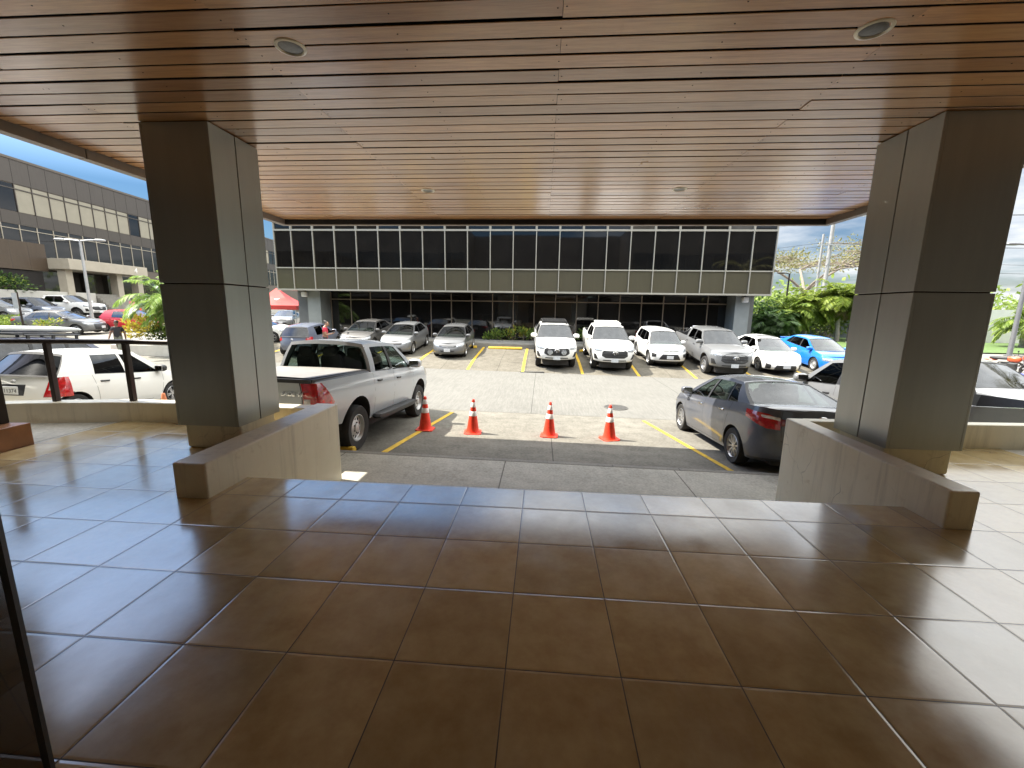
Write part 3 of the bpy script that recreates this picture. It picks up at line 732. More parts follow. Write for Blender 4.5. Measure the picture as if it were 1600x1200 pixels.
nt.links.new(math_n(nt, 'DIVIDE', sp.outputs[0], math_n(nt, 'ADD', zc, .12)), cb.inputs[0]); nt.links.new(math_n(nt, 'DIVIDE', sp.outputs[1], math_n(nt, 'ADD', zc, .12)), cb.inputs[1])
cl = noise_n(nt, cb.outputs[0], 1.15, 8, .6); cl2 = noise_n(nt, cb.outputs[0], .35, 3, .5)
# more cloud towards the east (+x), clear blue in the west
bias = math_n(nt, 'MULTIPLY_ADD', sp.outputs[0], .47, math_n(nt, 'MULTIPLY_ADD', cl2, .35, math_n(nt, 'MULTIPLY_ADD', sp.outputs[2], .75, -.36)))
cov = ramp(nt, math_n(nt, 'ADD', cl, bias), [(.50, 0), (.80, 1)])
low = ramp(nt, sp.outputs[2], [(.20, 0), (.48, 1)])
hs = N(nt, 'ShaderNodeHueSaturation'); hs.inputs['Saturation'].default_value = 1.2; nt.links.new(sky.outputs[0], hs.inputs['Color'])
skc = mixc(nt, 1.0, hs.outputs[0], mixc(nt, low, mixc(nt, ramp(nt, sp.outputs[0], [(0, 0), (.5, 1)]), (.082, .112, .138), (.12, .125, .14)), (.9, .85, .8)), 'MULTIPLY')
cd = ramp(nt, cl, [(.35, (.74, .78, .83)), (.72, (1.0, 1.0, 1.0))])
cd = mixc(nt, 1.0, cd, mixc(nt, low, (1.55, 1.56, 1.58), (6.6, 6.4, 5.9)), 'MULTIPLY')
nt.links.new(mixc(nt, math_n(nt, 'MULTIPLY', cov, .9), skc, cd), bg.inputs[0]); bg.inputs[1].default_value = .12
SC.view_settings.view_transform = 'Standard'; SC.view_settings.look = 'None'; SC.view_settings.exposure = EXPOSURE = 2.7; SC.view_settings.gamma = 1
SC.cycles.use_denoising = True; SC.cycles.max_bounces = 10; SC.cycles.diffuse_bounces = 6; SC.cycles.glossy_bounces = 5
SC.cycles.transparent_max_bounces = 16; SC.cycles.sample_clamp_indirect = 8; SC.cycles.caustics_reflective = False; SC.cycles.caustics_refractive = False

# ---------------------------------------------------------------- ground sheets
def sheet(name, x0, x1, y0, y1, off, mat, dx=2.0, dy=.5, kind='structure', **kw):
    nx = max(1, int((x1-x0)/dx)); ny = max(1, int((y1-y0)/dy)); mb = MB()
    mb.grid([[(lerp(x0, x1, i/nx), lerp(y0, y1, j/ny), gz(lerp(x0, x1, i/nx), lerp(y0, y1, j/ny))+off) for i in range(nx+1)] for j in range(ny+1)])
    return mb.build(name, mat, None, 60, weld=False, kind=kind, **kw)
mb = MB()   # the wide base ground
gx = [-1500, -400, -150, -90, -60, -45, -36, -35, -34, -33, -30, -26, -22, -18, -12, -6, 0, 6, 10, 14, 18, 24, 30, 40, 60, 100, 200, 500, 1500]
gy = [-200, -60, -20, -2, 2, 4.65, 5, 6, 8, 9, 9.7, 10, 11, 13, 15, 16, 17, 17.5, 18.2, 19, 20, 21, 22, 22.5, 23, 24, 26, 30, 40, 60, 90, 140, 200, 400, 900, 2500]
mb.grid([[(x, y, gz(x, y)-.03) for x in gx] for y in gy])
mb.build('ground', MT['lot'], None, 60, weld=False, kind='structure')
sheet('road', -17, 60, 9.55, 17.05, .004, MT['road'])
sheet('near_parking_paving', -17, 16.5, 4.65, 9.55, 0, MT['bay'])
sheet('far_parking_paving', -17, 16.5, 17.05, 22.75, 0, MT['bay_far'])
o = sheet('sidewalk', -17, 16.5, 2.0, 4.62, .13, MT['walk'])
mb = MB()
for i in range(33):
    x = -17+i*33.5/33; x2 = -17+(i+1)*33.5/33-.008
    mb.add([(x, 4.62, gz(x, 4.6)-.2), (x2, 4.62, gz(x2, 4.6)-.2), (x2, 4.74, gz(x2, 4.6)-.2), (x, 4.74, gz(x, 4.6)-.2),
            (x, 4.62, gz(x, 4.6)+.134), (x2, 4.62, gz(x2, 4.6)+.134), (x2, 4.73, gz(x2, 4.6)+.13), (x, 4.73, gz(x, 4.6)+.13)],
           [(0,3,2,1),(4,5,6,7),(0,1,5,4),(1,2,6,5),(2,3,7,6),(3,0,4,7)])
mb.build('near_kerb', MT['kerb'], None, kind='structure')
# far kerb and raised walk in front of the office block
mb = MB()
for i in range(24):
    x = -17+i*33.5/24; x2 = -17+(i+1)*33.5/24-.01; z = gz(x, 22.75)
    mb.box(x, x2, 22.75, 22.9, z-.2, z+.2)
mb.build('far_kerb', MT['kerb'], None, kind='structure')
sheet('far_walk', -17, 16.5, 22.9, 26, .2, MT['kerb'])
def line(name, pts, w, **kw):
    mb = MB(); P = []
    (xa, ya), (xb, yb) = pts; n = int(hypot(xb-xa, yb-ya)/.3)+1; d = Vector((xb-xa, yb-ya)).normalized(); q = Vector((-d.y, d.x))*w/2
    for i in range(n+1):
        x, y = lerp(xa, xb, i/n), lerp(ya, yb, i/n); P.append([(x-q.x, y-q.y, gz(x-q.x, y-q.y)+.009), (x+q.x, y+q.y, gz(x+q.x, y+q.y)+.009)])
    mb.grid(P); return mb.build(name, MT['yellow'], None, weld=False, kind='structure', **kw)
for i, x in enumerate((-10.3, -7.5, -4.85+.05, -2.16, 3.2, 5.85, 8.5, 11.1, 13.8)):
    if i == 3: line('painted_bay_line', ((-2.60, 4.8), (-2.26, 9.2)), .11)
    elif i == 4: line('painted_bay_line', ((3.30, 4.95), (2.84, 9.25)), .10)
    elif i != 2: line('painted_bay_line', ((x, 4.8), (x, 9.2)), .11)
for x in (-13.8, -11.1, -8.5, -5.9, -3.28, -.74, 1.98, 4.5, 7.0, 9.7, 12.3, 14.9):
    line('painted_bay_line', ((x, 17.12), (x, 22.6)), .13)
# manhole cover and storm drain set in the road
def manhole(x, y, r):
    z = gz(x, y)+.008; e = empty('manhole_cover', (x, y, z), label='round iron manhole cover set in the pale concrete road', cat='manhole cover')
    mb = MB(); mb.lathe([(r*.86, .004), (r*.84, .010), (r*.6, .010), (r*.58, .006), (r*.5, .006), (r*.48, .010), (r*.2, .010), (r*.18, .006), (0, .006)], 32); mb.build('lid', simple('cast_iron', (.06, .058, .054), .6, .3, .2, 14), e)
    mb = MB(); mb.lathe([(r, 0), (r, .008), (r*.88, .010), (r*.87, 0)], 32); mb.build('rim', simple('iron_rim', (.085, .082, .075), .7, .2, .2, 12), e)
manhole(2.39, 10.8, .36)
mb = MB(); zz = gz(-.3, 17.2)
mb.box(-.85, .25, 17.0, 17.36, zz-.1, zz+.006, 1)
for i in range(22): mb.box(-.83+i*.049, -.808+i*.049, 17.03, 17.33, zz-.05, zz+.016, 0)
mb.build('storm_drain', [simple('drain_iron', (.16, .16, .155), .6, .4, .2, 10), MT['gap']], None, label='slotted grey storm drain grating at the edge of the road', cat='drain grate')
def wheel_stop(x, y, L, label, z=None):
    z = gz(x, y) if z is None else z; h, w = .13, .17
    pr = [(-w/2, 0), (w/2, 0), (w/2, h*.55), (w/2-.04, h), (-w/2+.04, h), (-w/2, h*.55)]; mb = MB()
    mb.add([(x-L/2, y+a, z+b) for a, b in pr] + [(x+L/2, y+a, z+b) for a, b in pr], [(0,1,2,3,4,5), (11,10,9,8,7,6)] + [(i, 6+i, 6+(i+1) % 6, (i+1) % 6) for i in range(6)])
    return bevel(mb.build('wheel_stop', MT['yellow'], None, label=label, cat='wheel stop', group='yellow concrete wheel stops'), .012)
wheel_stop(-3.88, 4.93, 1.75, 'yellow wheel stop behind the rear tyre of the near silver pickup', gz(-3.9, 4.95))
wheel_stop(-2.0, 22.2, 1.95, 'yellow wheel stop at the back of the empty far bay')
wheel_stop(.7, 22.2, 1.95, 'yellow wheel stop behind the white pickup with round driving lamps')
wheel_stop(3.2, 22.2, 1.9, 'yellow wheel stop behind the white pickup with the white roof rack')
wheel_stop(-4.6, 22.2, 1.9, 'yellow wheel stop behind the grey sedan beside the empty bay')

# ---------------------------------------------------------------- terrace, steps, low walls
mb = MB(); mb.box(-5.5, 5.62, -9, 1.85, -.9, 0); mb.box(-5.5, -2.84, 1.85, 3.6, -.9, 0); mb.box(3.34, 5.62, 1.85, 3.75, -.9, 0)
mb.build('terrace_floor', MT['tile'], None, kind='structure')
mb = MB(); mb.box(-14, -5.504, -9, 3.9, -.95, -.012); mb.box(5.624, 16, -9, 4.0, -.95, -.012)
mb.build('side_ramp', MT['walk'], None, kind='structure')
mb = MB()
for i in range(5):
    mb.box(-2.54, 3.12, 1.852+.3*i, 1.85+.3*(i+1), -.95, -.16*(i+1))
mb.build('entrance_steps', MT['tile'], None, kind='structure')
def poly_wall(name, path, th, z0, z1, mats, label, cat, cap=True, **kw):
    mb = MB(); n = len(path); L, Q = [], []
    for i, (x, y) in enumerate(path):
        a, b = path[max(0, i-1)], path[min(n-1, i+1)]; d = Vector((b[0]-a[0], b[1]-a[1])).normalized(); q = Vector((-d.y, d.x))*th
        L.append((x, y)); Q.append((x+q.x, y+q.y))
    mb.prism(L + Q[::-1], z0, z1)
    o = mb.build(name, mats, None, label=label, cat=cat, **kw); bevel(o, .012, 2); return o
poly_wall('parapet_wall', [(-12, .9), (-9, 2.35), (-7.6, 2.95), (-6.53, 3.24), (-5.54, 3.44), (-4.78, 3.47), (-2.845, 3.45)], .2, -1.0, .262, MT['plaster'], 'low curved plaster wall carrying the dark railing left of the steps', 'low wall')
poly_wall('parapet_wall', [(3.345, 3.50), (5.2, 3.57), (6.2, 3.64), (9, 3.75), (13, 3.9)], .14, -1.0, .29, MT['plaster'], 'low plaster wall behind the right hand pillar', 'low wall')
for x0, x1, y0, lab in ((-2.84, -2.555, 1.402, 'short plaster wing wall flanking the left side of the steps'), (3.13, 3.338, 1.502, 'short plaster wing wall flanking the right side of the steps')):
    mb = MB(); mb.box(x0, x1, y0, 3.60, -.95, .298); o = mb.build('wing_wall', MT['plaster'], None, label=lab, cat='low wall', group='wing walls beside the steps'); bevel(o, .018, 3)

# ---------------------------------------------------------------- pillars
def pillar(x0, x1, y0, y1, lab):
    e = empty('clad_pillar', ((x0+x1)/2, (y0+y1)/2, 0), label=lab, cat='pillar', group='metal clad entrance pillars'); cx, cy = (x0+x1)/2, (y0+y1)/2
    hx, hy = (x1-x0)/2, (y1-y0)/2
    mb = MB(); mb.box(-hx+.03, hx-.03, -hy+.05, hy-.05, 0, .30); bevel(mb.build('pedestal', MT['plaster'], e), .03, 3)
    mb = MB(); mb.box(-hx+.025, hx-.025, -hy+.025, hy-.025, .285, 3.275); mb.build('core', MT['gap'], e)
    for z0, z1 in ((.27, 1.762), (1.775, 3.272)):
        for k in (0, 1):       # side faces: two panels each, front and back one panel
            ya, yb = (-hy, -.006) if k == 0 else (.006, hy)
            for sx in (-1, 1):
                mb = MB(); mb.box(sx*hx-(.028 if sx > 0 else 0), sx*hx+(.028 if sx < 0 else 0), ya, yb, z0, z1)
                bevel(mb.build('cladding_panel', MT['clad'], e), .004, 2)
        for sy in (-1, 1):
            mb = MB(); mb.box(-hx+.0285, hx-.0285, sy*hy-(.028 if sy > 0 else 0), sy*hy+(.028 if sy < 0 else 0), z0, z1)
            bevel(mb.build('cladding_panel', MT['clad'], e), .004, 2)
    return e
pillar(-3.80, -3.10, 2.505, 3.205, 'dark metal clad pillar standing beside the left wing wall')
pillar(3.495, 4.195, 2.57, 3.31, 'dark metal clad pillar standing beside the right wing wall')

# ---------------------------------------------------------------- canopy with plank soffit
can = empty('entrance_canopy', (0, 2, 3.28), label='flat entrance canopy with a varnished wooden plank ceiling', cat='canopy')
mb = MB(); rr = random.Random(3); pitch = .178; y = -4.6+(1.273 % pitch)-.02; row = 0
while y < 6.80:
    g0 = rr.uniform(.013, .021) if rr.random() < .75 else rr.uniform(.021, .032)
    xs = [-5.10] + [x for x in ([-3.99, .19, 4.37] if row % 2 == 0 else [-1.9, 2.27])] + [5.25]
    for a, b in zip(xs, xs[1:]):
        dz = rr.uniform(-.003, .003); dz2 = dz+rr.uniform(-.003, .003); e0, e1 = rr.uniform(-.003, .003), rr.uniform(-.003, .003)
        y0, y1 = y+g0/2, y+pitch-g0/2; y1 = min(y1, 6.84); n = 6; P = []
        for i in range(n+1):
            t = i/n; x = lerp(a+.0016, b-.0016, t); w = lerp(e0, e1, t)+.0025*sin(3*t+row); z = lerp(dz, dz2, t)-.0
            P.append([(x, y0+w-2, z+.022), (x, y0+w-2, z+.003), (x, y0+w+.003-2, z), (x, y1+w-.003-2, z), (x, y1+w-2, z+.003), (x, y1+w-2, z+.022)])
        mb.grid(P, 0, lambda i, j: 1 if j in (0, 4) else 0)  # shade between the planks is painted into their dark side faces
        for xe in (0, n): mb.add(P[xe], [(0, 1, 2, 3, 4, 5)], 0)
        # nails
        for xn in [x for x in (a+.03, b-.03, .19 if row % 2 else None, -1.9 if row % 2 == 0 else None, 2.27 if row % 2 == 0 else None, -.85, 1.23, -2.95, 3.32) if x is not None and a < x < b]:
            zz = lerp(dz, dz2, (xn-a)/(b-a)); yy = y+pitch/2+rr.uniform(-.012, .012)-2
            mb.lathe([(.0055, 0), (.0045, -.0016), (0, -.0018)], 6, 1, Matrix.Translation((xn+rr.uniform(-.01, .01), yy, zz)))
    y += pitch; row += 1
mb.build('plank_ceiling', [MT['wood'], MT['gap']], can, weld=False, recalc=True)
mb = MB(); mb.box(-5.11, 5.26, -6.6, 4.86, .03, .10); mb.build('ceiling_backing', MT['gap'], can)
mb = MB(); mb.box(-5.0, 5.15, -6.5, 4.75, .11, .62); mb.build('roof_slab', MT['fascia'], can)
for nm, bx in (('front_fascia', None),):
    mb = MB(); xs = [-5.24, -3.4, -1.27, .84, 2.95, 5.38]
    for a, b in zip(xs, xs[1:]): mb.box(a+.004, b-.004, 4.87, 4.97, -.10, .66)
    mb.box(-5.2, 5.34, 4.865, 4.93, -.085, .6, 1)
    bevel(mb.build('front_fascia', [MT['fascia'], MT['gap']], can, weld=False), .005)
for sx, xa, xb in ((-1, -5.24, -5.12), (1, 5.27, 5.39)):
    mb = MB()
    for i in range(6):
        a = 4.862-1.85*i; mb.box(xa, xb, a-1.842, a, -.10, .66)
    mb.box(min(xa+.01, xb-.01), max(xa+.01, xb-.01), -6.4, 4.86, -.09, .6, 1)
    bevel(mb.build('side_fascia', [MT['fascia'], MT['gap']], can, weld=False), .005)
lens = simple('frosted_lamp_lens', (.10, .095, .08), .3, 0, .3, 40)
for x, y, lab in ((-1.63, 1.47, 'round recessed ceiling light near the left pillar'), (2.10, 1.47, 'round recessed ceiling light near the right pillar'),
                  (-1.63, 4.87, 'small recessed ceiling light at the front edge, left one'), (2.01, 4.87, 'small recessed ceiling light at the front edge, right one')):
    e = empty('ceiling_light', (x, y, 3.28), label=lab, cat='ceiling light', group='recessed ceiling lights')
    mb = MB(); mb.lathe([(.070, .02), (.078, -.004), (.084, -.012), (.098, -.009), (.102, -.001), (.102, .012)], 32); mb.build('trim_ring', simple('lamp_trim', (.78, .73, .60), .35, .3, .1, 10), e, 50)
    mb = MB(); mb.lathe([(.080, -.002), (.06, -.005), (.03, -.0065), (0, -.007)], 24); mb.build('lens', lens, e, 50)

# ---------------------------------------------------------------- railing, tile base, glass door
rl = empty('terrace_railing', (-6, 3.3, .262), label='dark metal railing on the curved low wall', cat='railing')
px = [(-9.2, 2.42), (-7.4, 3.12), (-6.30, 3.40), (-5.40, 3.56), (-4.1, 3.56)]
P = [(x+6, y-3.3, 1.06-.262) for x, y in px]
mb = MB(); mb.tube(P, .034, 10); mb.build('handrail', MT['dark_metal'], rl, 50)
for x, y in ((-8.3, 2.78), (-7.3, 3.17), (-6.34, 3.39), (-5.40, 3.545), (-4.2, 3.56)):
    mb = MB(); M = Matrix.Translation((x+6, y-3.3, 0)); mb.obox(M @ Matrix.Translation((0, 0, .39)), .062, .062, .79); bevel(mb.build('post', MT['dark_metal'], rl), .006)
mb = MB(); mb.prism([(-9.2, 1.35), (-5.50, 1.9), (-5.52, 2.48), (-9.2, 2.05)], -.4, .245); tb = mb.build('tiled_plinth', MT['brick_tile'], None, label='terracotta tiled plinth at the ramp carrying a dark railing post', cat='plinth'); bevel(tb, .008)
r2_ = empty('ramp_railing', (-5.76, 2.40, .245), label='dark metal handrail on the terracotta plinth', cat='railing')
mb = MB(); mb.obox(Matrix.Translation((0, 0, .42)), .085, .085, .84); bevel(mb.build('post', MT['dark_metal'], r2_), .008)
mb = MB(); mb.tube([(.06, .01, .86), (-.6, -.10, .86), (-1.6, -.28, .80), (-3.2, -.55, .62)], .036, 10); mb.build('handrail', MT['dark_metal'], r2_, 50)
mb = MB(); mb.obox(Matrix.Translation((-1.7, -.29, .39)), .07, .07, .80); mb.build('post', MT['dark_metal'], r2_)
gd = empty('glass_door', (-1.066, -.80, .01), (0, 0, radians(-148)), 'open dark glass door leaf at the entrance', 'door')
mb = MB(); mb.box(.012, .95, -.006, .006, .02, 2.35); mb.build('pane', glass('bronze_door_glass', (.40, .36, .32), .05), gd)
mb = MB(); mb.box(0, .012, -.009, .009, 0, 2.36); mb.box(.012, .95, -.009, .009, 0, .02); mb.build('edge_seal', MT['trim'], gd)

# ---------------------------------------------------------------- the building behind the camera
MT['cream_wall'] = simple('cream_wall', (.74, .71, .63), .7, 0, .05, 2)
own = empty('main_building', (0, -6, 0), label='dark office building the canopy belongs to, with an unseen upper wing added to shade the terrace', cat='building')
MT['pane'] = pane_mat('dark_window_pane', (.007, .0062, .0055)); MT['spandrel'] = panel_mat('olive_spandrel', (.115, .102, .066), .28, .35, .04, False); MT['bronze'] = panel_mat('bronze_panel', (.115, .095, .078), .38, .25, .1)
MT['mull'] = panel_mat('pale_mullion', (.37, .345, .285), .45, .2, .05)
mb = MB(); mb.box(-40, -8.05, -14, 9.95, 3.2, 10); mb.box(8.6, 40, -14, 9.95, 3.2, 10); mb.box(-8.04, 8.59, -14, 4.5, 4.0, 10)  # unseen left wing, shaped to keep the sun off the left terrace
mb.box(-40, -5.6, -14, 4.4, -1, 3.19); mb.box(6.0, 40, -14, 4.4, -1, 3.19)
mb.build('wall', panel_mat('dark_bronze_facade', (.04, .035, .03), .5, .1, .1), own)
mb = MB(); mb.box(-5.59, 5.99, 3.0, 3.1, -.9, 10.4-6.5); mb.build('lobby_bounce_wall', MT['cream_wall'], own)  # unseen pale wall, set close to bounce light under the canopy
for k in range(22):
    for x0 in (-38+k*1.35, 9.0+k*1.35):
        if x0 < -8.1 - 1.3 or x0 > 8.6:
            mb = MB(); mb.box(x0+.03, x0+1.32, 9.955, 9.98, 5.3, 7.4); mb.build('window', MT['pane'], own)
# ---------------------------------------------------------------- office block across the car park
YB = 23.5; PX = 1.345; X0 = -15.167; ZG = -.45
ob = empty('office_block', (-1.6, YB, ZG), label='two storey office block with a dark glass front across the car park', cat='building')
def L3(x, y, z): return (x+1.6, y-YB, z-ZG)
xs = [-16.25] + [X0+PX*i for i in range(21)] + [12.99]
MT['pane_b'] = pane_mat('window_pane_with_blind', (.07, .062, .05), .08)
def pane(mb, x0, x1, z0, z1, y, m=0):
    tx, tz = R_.uniform(-.003, .003), R_.uniform(-.0035, .0035)
    mb.add([L3(x0, y-tx-tz, z0), L3(x1, y+tx-tz, z0), L3(x1, y+tx+tz, z1), L3(x0, y-tx+tz, z1)], [(0, 1, 2, 3)], m)
def lbox(mb, x0, x1, y0, y1, z0, z1, m=0):
    a, b = L3(x0, y0, z0), L3(x1, y1, z1); mb.box(a[0], b[0], a[1], b[1], a[2], b[2], m)
for a, b in zip(xs, xs[1:]):
    mb = MB(); pane(mb, a+.02, b-.02, 3.94, 6.06, YB+.05); pane(mb, a+.06, b-.06, 6.16, 6.50, YB+.05, 1 if R_.random() < .3 else 0); mb.build('window', [MT['pane'], MT['pane_b']], ob, recalc=False)
mb = MB()
for a, b in zip(xs, xs[1:]): pane(mb, a+.01, b-.01, 2.66, 3.90, YB+.04)
mb.build('spandrel_panels', MT['spandrel'], ob, recalc=False, weld=False)
mb = MB()
for i, x in enumerate(xs): lbox(mb, x-.025, x+.025, YB-.035, YB+.06, 2.662, 6.60)
for z, h in ((3.91, .032), (6.11, .05)): lbox(mb, xs[0], xs[-1], YB-.03, YB+.062, z-h, z+h)
lbox(mb, xs[0]-.03, xs[-1]+.03, YB-.05, YB+.06, 2.56, 2.66); lbox(mb, xs[0]-.03, xs[-1]+.03, YB-.04, YB+.06, 6.52, 6.62)
for a, b in zip(xs, xs[1:]):
    for q in (a+.031, b-.06): lbox(mb, q, q+.03, YB-.02, YB+.06, 6.16, 6.52)
mb.build('mullions', MT['mull'], ob, weld=False)
mb = MB(); lbox(mb, xs[0], xs[-1], YB+.07, YB+14, 2.60, 6.62); lbox(mb, xs[0]-.05, xs[-1]+.05, YB-.02, YB+14.1, 6.63, 8.9)  # upper box: unseen parapet, heightened to cut sky reflection on the terrace floor
mb.build('upper_storey_wall', MT['bronze'], ob)
# ground floor
YG = 25.45; gxs = [-13.9+PX*i for i in range(20)]
for a, b in zip(gxs, gxs[1:]):
    mb = MB(); pane(mb, a+.02, b-.02, -.36, 2.06, YG); pane(mb, a+.02, b-.02, 2.14, 2.56, YG); mb.build('window', MT['pane'], ob, recalc=False)
mb = MB()
MTg = panel_mat('bronze_mullion', (.25, .20, .15), .4, .4, .08)
for x in gxs: lbox(mb, x-.028, x+.028, YG-.05, YG+.03, -.4, 2.598)
for z in (2.10, -.38): lbox(mb, gxs[0], gxs[-1], YG-.045, YG+.03, z-.03, z+.03)
mb.build('ground_floor_mullions', MTg, ob, weld=False)
col_m = simple('grey_green_render', (.235, .25, .235), .6, 0, .08, 2, .1)
for x0, x1 in ((-14.85, -14.0), (11.45, 12.28)):
    mb = MB(); lbox(mb, x0, x1, YB+.75, YG+.3, -.7, 2.598); bevel(mb.build('column', col_m, ob), .02)
mb = MB(); lbox(mb, -16.1, -14.86, YG-.15, YG+.25, -.7, 2.598); lbox(mb, 12.29, 13.0, YG-.15, YG+.25, -.7, 2.598); lbox(mb, -13.99, -13.93, YG-.03, YG+.3, -.7, 2.598); lbox(mb, gxs[-1]+.03, 11.44, YG-.03, YG+.3, -.7, 2.598)
lbox(mb, -16.1, 13.0, YG+.31, YG+10, -.7, 2.59)
mb.build('end_wall', simple('dark_grey_render', (.13, .135, .13), .6, 0, .1, 2), ob)
for x, lab in ((-14.95, 'white box floodlight on the left column of the office block'), (11.92, 'white box floodlight on the right column of the office block')):
    e = empty('floodlight', (x, YB+.62, 2.35), label=lab, cat='floodlight', group='floodlights under the office overhang')
    mb = MB(); mb.ell((0, 0, 0), (.17, .12, .16), 16, 10, 0, None, .35); mb.build('housing', MT['white_p'], e, 40)
    mb = MB(); mb.box(-.03, .03, .05, .16, -.04, .26); mb.build('bracket', MT['trim'], e)
pw = MB(); pw.box(-14, 11.4, 23.95, 24.12, -.75, -.30); bevel(pw.build('planter_wall', MT['kerb'], None, label='long low concrete planter wall in front of the ground floor glass', cat='planter'), .01)
so_ = MB(); so_.box(-13.9, 11.4, 24.12, 25.35, -.7, -.36); so_.build('planter_soil', simple('soil', (.06, .045, .03), .95, 0, .4, 14, .5), None, kind='structure')

# ---------------------------------------------------------------- building 4 on the left
b4d = Vector((-.1162, .9932, 0)); b4n = Vector((.9932, .1162, 0)); B4O = Vector((-43.55, 31.5, 0))
ang4 = atan2(-b4d.x, b4d.y)
b4 = empty('side_building', tuple(B4O), (0, 0, ang4), 'brown clad office building with cream blinds and a numbered porch', 'building')
# local: y along the facade (0 = first cream window), x outward
MT['cream'] = simple('cream_blind', (.255, .235, .185), .6, 0, .06, 1.5)
MT['stonepanel'] = simple('beige_render', (.36, .325, .262), .7, 0, .08, 2)
MT['brownclad'] = panel_mat('brown_grey_cladding', (.085, .073, .064), .35, .35, .08)
ys = [-16+PX*i for i in range(56)]
mb = MB(); mb.box(-.05, 0, -16, 60, 11.22, 13.1); mb.build('upper_cladding', MT['brownclad'], b4)
mb = MB(); mb.box(-.05, 0, -16, 60, 7.95, 8.93); mb.build('lower_cladding', MT['brownclad'], b4)
mb = MB()
for a in ys: mb.box(-.04, .004, a-.014, a+.014, 11.23, 13.09); mb.box(-.04, .004, a-.014, a+.014, 7.96, 8.92)
mb.build('cladding_joints', MT['gap'], b4, weld=False)
mb = MB(); mb.box(-14, -.06, -16, 60, 0, 13.05); mb.box(-14, .06, -16.1, 60.1, 13.11, 13.3); mb.build('wall', MT['bronze'], b4)
for i, a in enumerate(ys):
    if not (-6 < a < 48): continue
    k = round((a+16)/PX) - 12
    blind = (0 <= k <= 7) or k in (9, 10, 13, 14, 15, 18, 21, 22, 27, 28)
    mb = MB(); mm = 0 if blind else 1
    mb.box(-.09, -.03, a+.05, a+PX-.05, 9.0, 10.75, mm); mb.box(-.09, -.03, a+.05, a+PX-.05, 10.85, 11.15, mm)
    mb.build('window', [MT['cream'], MT['pane']], b4)
mb = MB()
for a in ys: mb.box(-.04, .02, a-.03, a+.03, 8.94, 11.21)
mb.box(-.04, .015, -16, 60, 10.76, 10.84); mb.build('mullions', MT['brownclad'], b4, weld=False)
for j in range(-5, 22):
    a = j*PX*2; mb = MB(); mb.box(-.1, -.02, a+.03, a+2*PX-.03, 5.3, 7.55); mb.box(-.1, -.02, a+.03, a+2*PX-.03, 7.62, 7.92); mb.build('lower_window', MT['pane'], b4)
mb = MB()
for j in range(-10, 44): mb.box(-.05, .03, j*PX-.025, j*PX+.025, 5.3, 7.94)
mb.box(-.05, .025, -14, 58, 7.56, 7.61); mb.build('lower_mullions', MT['stonepanel'], b4, weld=False)
mb = MB(); mb.box(.03, 1.0, -8*PX-.6, PX-.615, 4.25, 6.5); mb.build('bay_cladding', panel_mat('warm_brown_panel', (.085, .062, .045), .3, .3, .1), b4)
mb = MB()
for j in range(-7, 1): mb.box(.9, 1.006, j*PX-.62, j*PX-.60, 4.26, 6.49)
mb.box(.9, 1.006, -8*PX-.59, PX-.62, 5.355, 5.365); mb.build('bay_joints', MT['brownclad'], b4, weld=False)
mb = MB(); mb.box(-.06, 2.75, .75, 9.0, 4.5, 5.4); bevel(mb.build('porch_slab', MT['stonepanel'], b4), .02)
pm = Matrix.Translation((2.757, 7.55, 4.95)) @ Matrix(((0, 0, 1, 0), (1, 0, 0, 0), (0, 1, 0, 0), (0, 0, 0, 1)))
text_obj('porch_number', '4', .75, MT['white_p'], pm, b4, .02)
for y in (1.0, 6.0, 8.4): 
    mb = MB(); mb.box(1.4, 2.1, y, y+.62, .2, 4.5); mb.build('porch_column', MT['stonepanel'], b4)
for k in range(9):
    mb = MB(); mb.box(-.058, -.03, -9+k*3.0, -6.1+k*3.0, 2.57, 4.45); mb.build('ground_window', MT['pane'], b4)
mb = MB(); mb.box(-.09, .9, -14, .3, 2.6, 4.2, 0); mb.build('recess', MT['gap'], b4)
mb = MB(); mb.box(-.3, 2.0, -16, 3.6, 0, 2.55); mb.box(-.3, 2.0, 8.4, 40, 0, 2.55); bevel(mb.build('podium_wall', simple('white_wall', (.46, .445, .405), .7, 0, .06, 2), b4), .02)
mb = MB()
for i in range(12): mb.box(-.3, 1.9+.22*(11-i), 3.62, 8.38, 0, .3+.2*i-.001*i)
mb.build('steps', MT['kerb'], b4)

# ---------------------------------------------------------------- plants
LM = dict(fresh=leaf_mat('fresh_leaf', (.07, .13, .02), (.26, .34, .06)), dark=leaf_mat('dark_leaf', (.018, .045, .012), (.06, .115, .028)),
          yellow=leaf_mat('yellow_leaf', (.32, .28, .03), (.55, .46, .06)), palm=leaf_mat('palm_leaf', (.08, .15, .022), (.32, .38, .07), .35, .35),
          lime=leaf_mat('lime_leaf', (.10, .20, .035), (.34, .46, .11), .4, .35), olive=leaf_mat('dry_leaf', (.12, .125, .045), (.27, .25, .10)), dry=leaf_mat('dead_frond', (.22, .15, .085), (.36, .27, .17), .2))
bark = simple('grey_bark', (.20, .165, .13), .9, 0, .3, 6, .6); bark2 = simple('pale_bark', (.33, .28, .23), .9, 0, .25, 5, .5)
def leaf(mb, p, d, up, l, w, m=0):
    d = d.normalized(); s = d.cross(up); s = s.normalized() if s.length > 1e-5 else Vector((1, 0, 0)); n = s.cross(d)
    mb.add([p, p+d*l*.45+s*w*.5+n*l*.03, p+d*l-n*l*.08, p+d*l*.45-s*w*.5+n*l*.03], [(0, 1, 2, 3)], m)
def rv(r): 
    while True:
        v = Vector((r.uniform(-1, 1), r.uniform(-1, 1), r.uniform(-1, 1)))
        if .05 < v.length < 1: return v
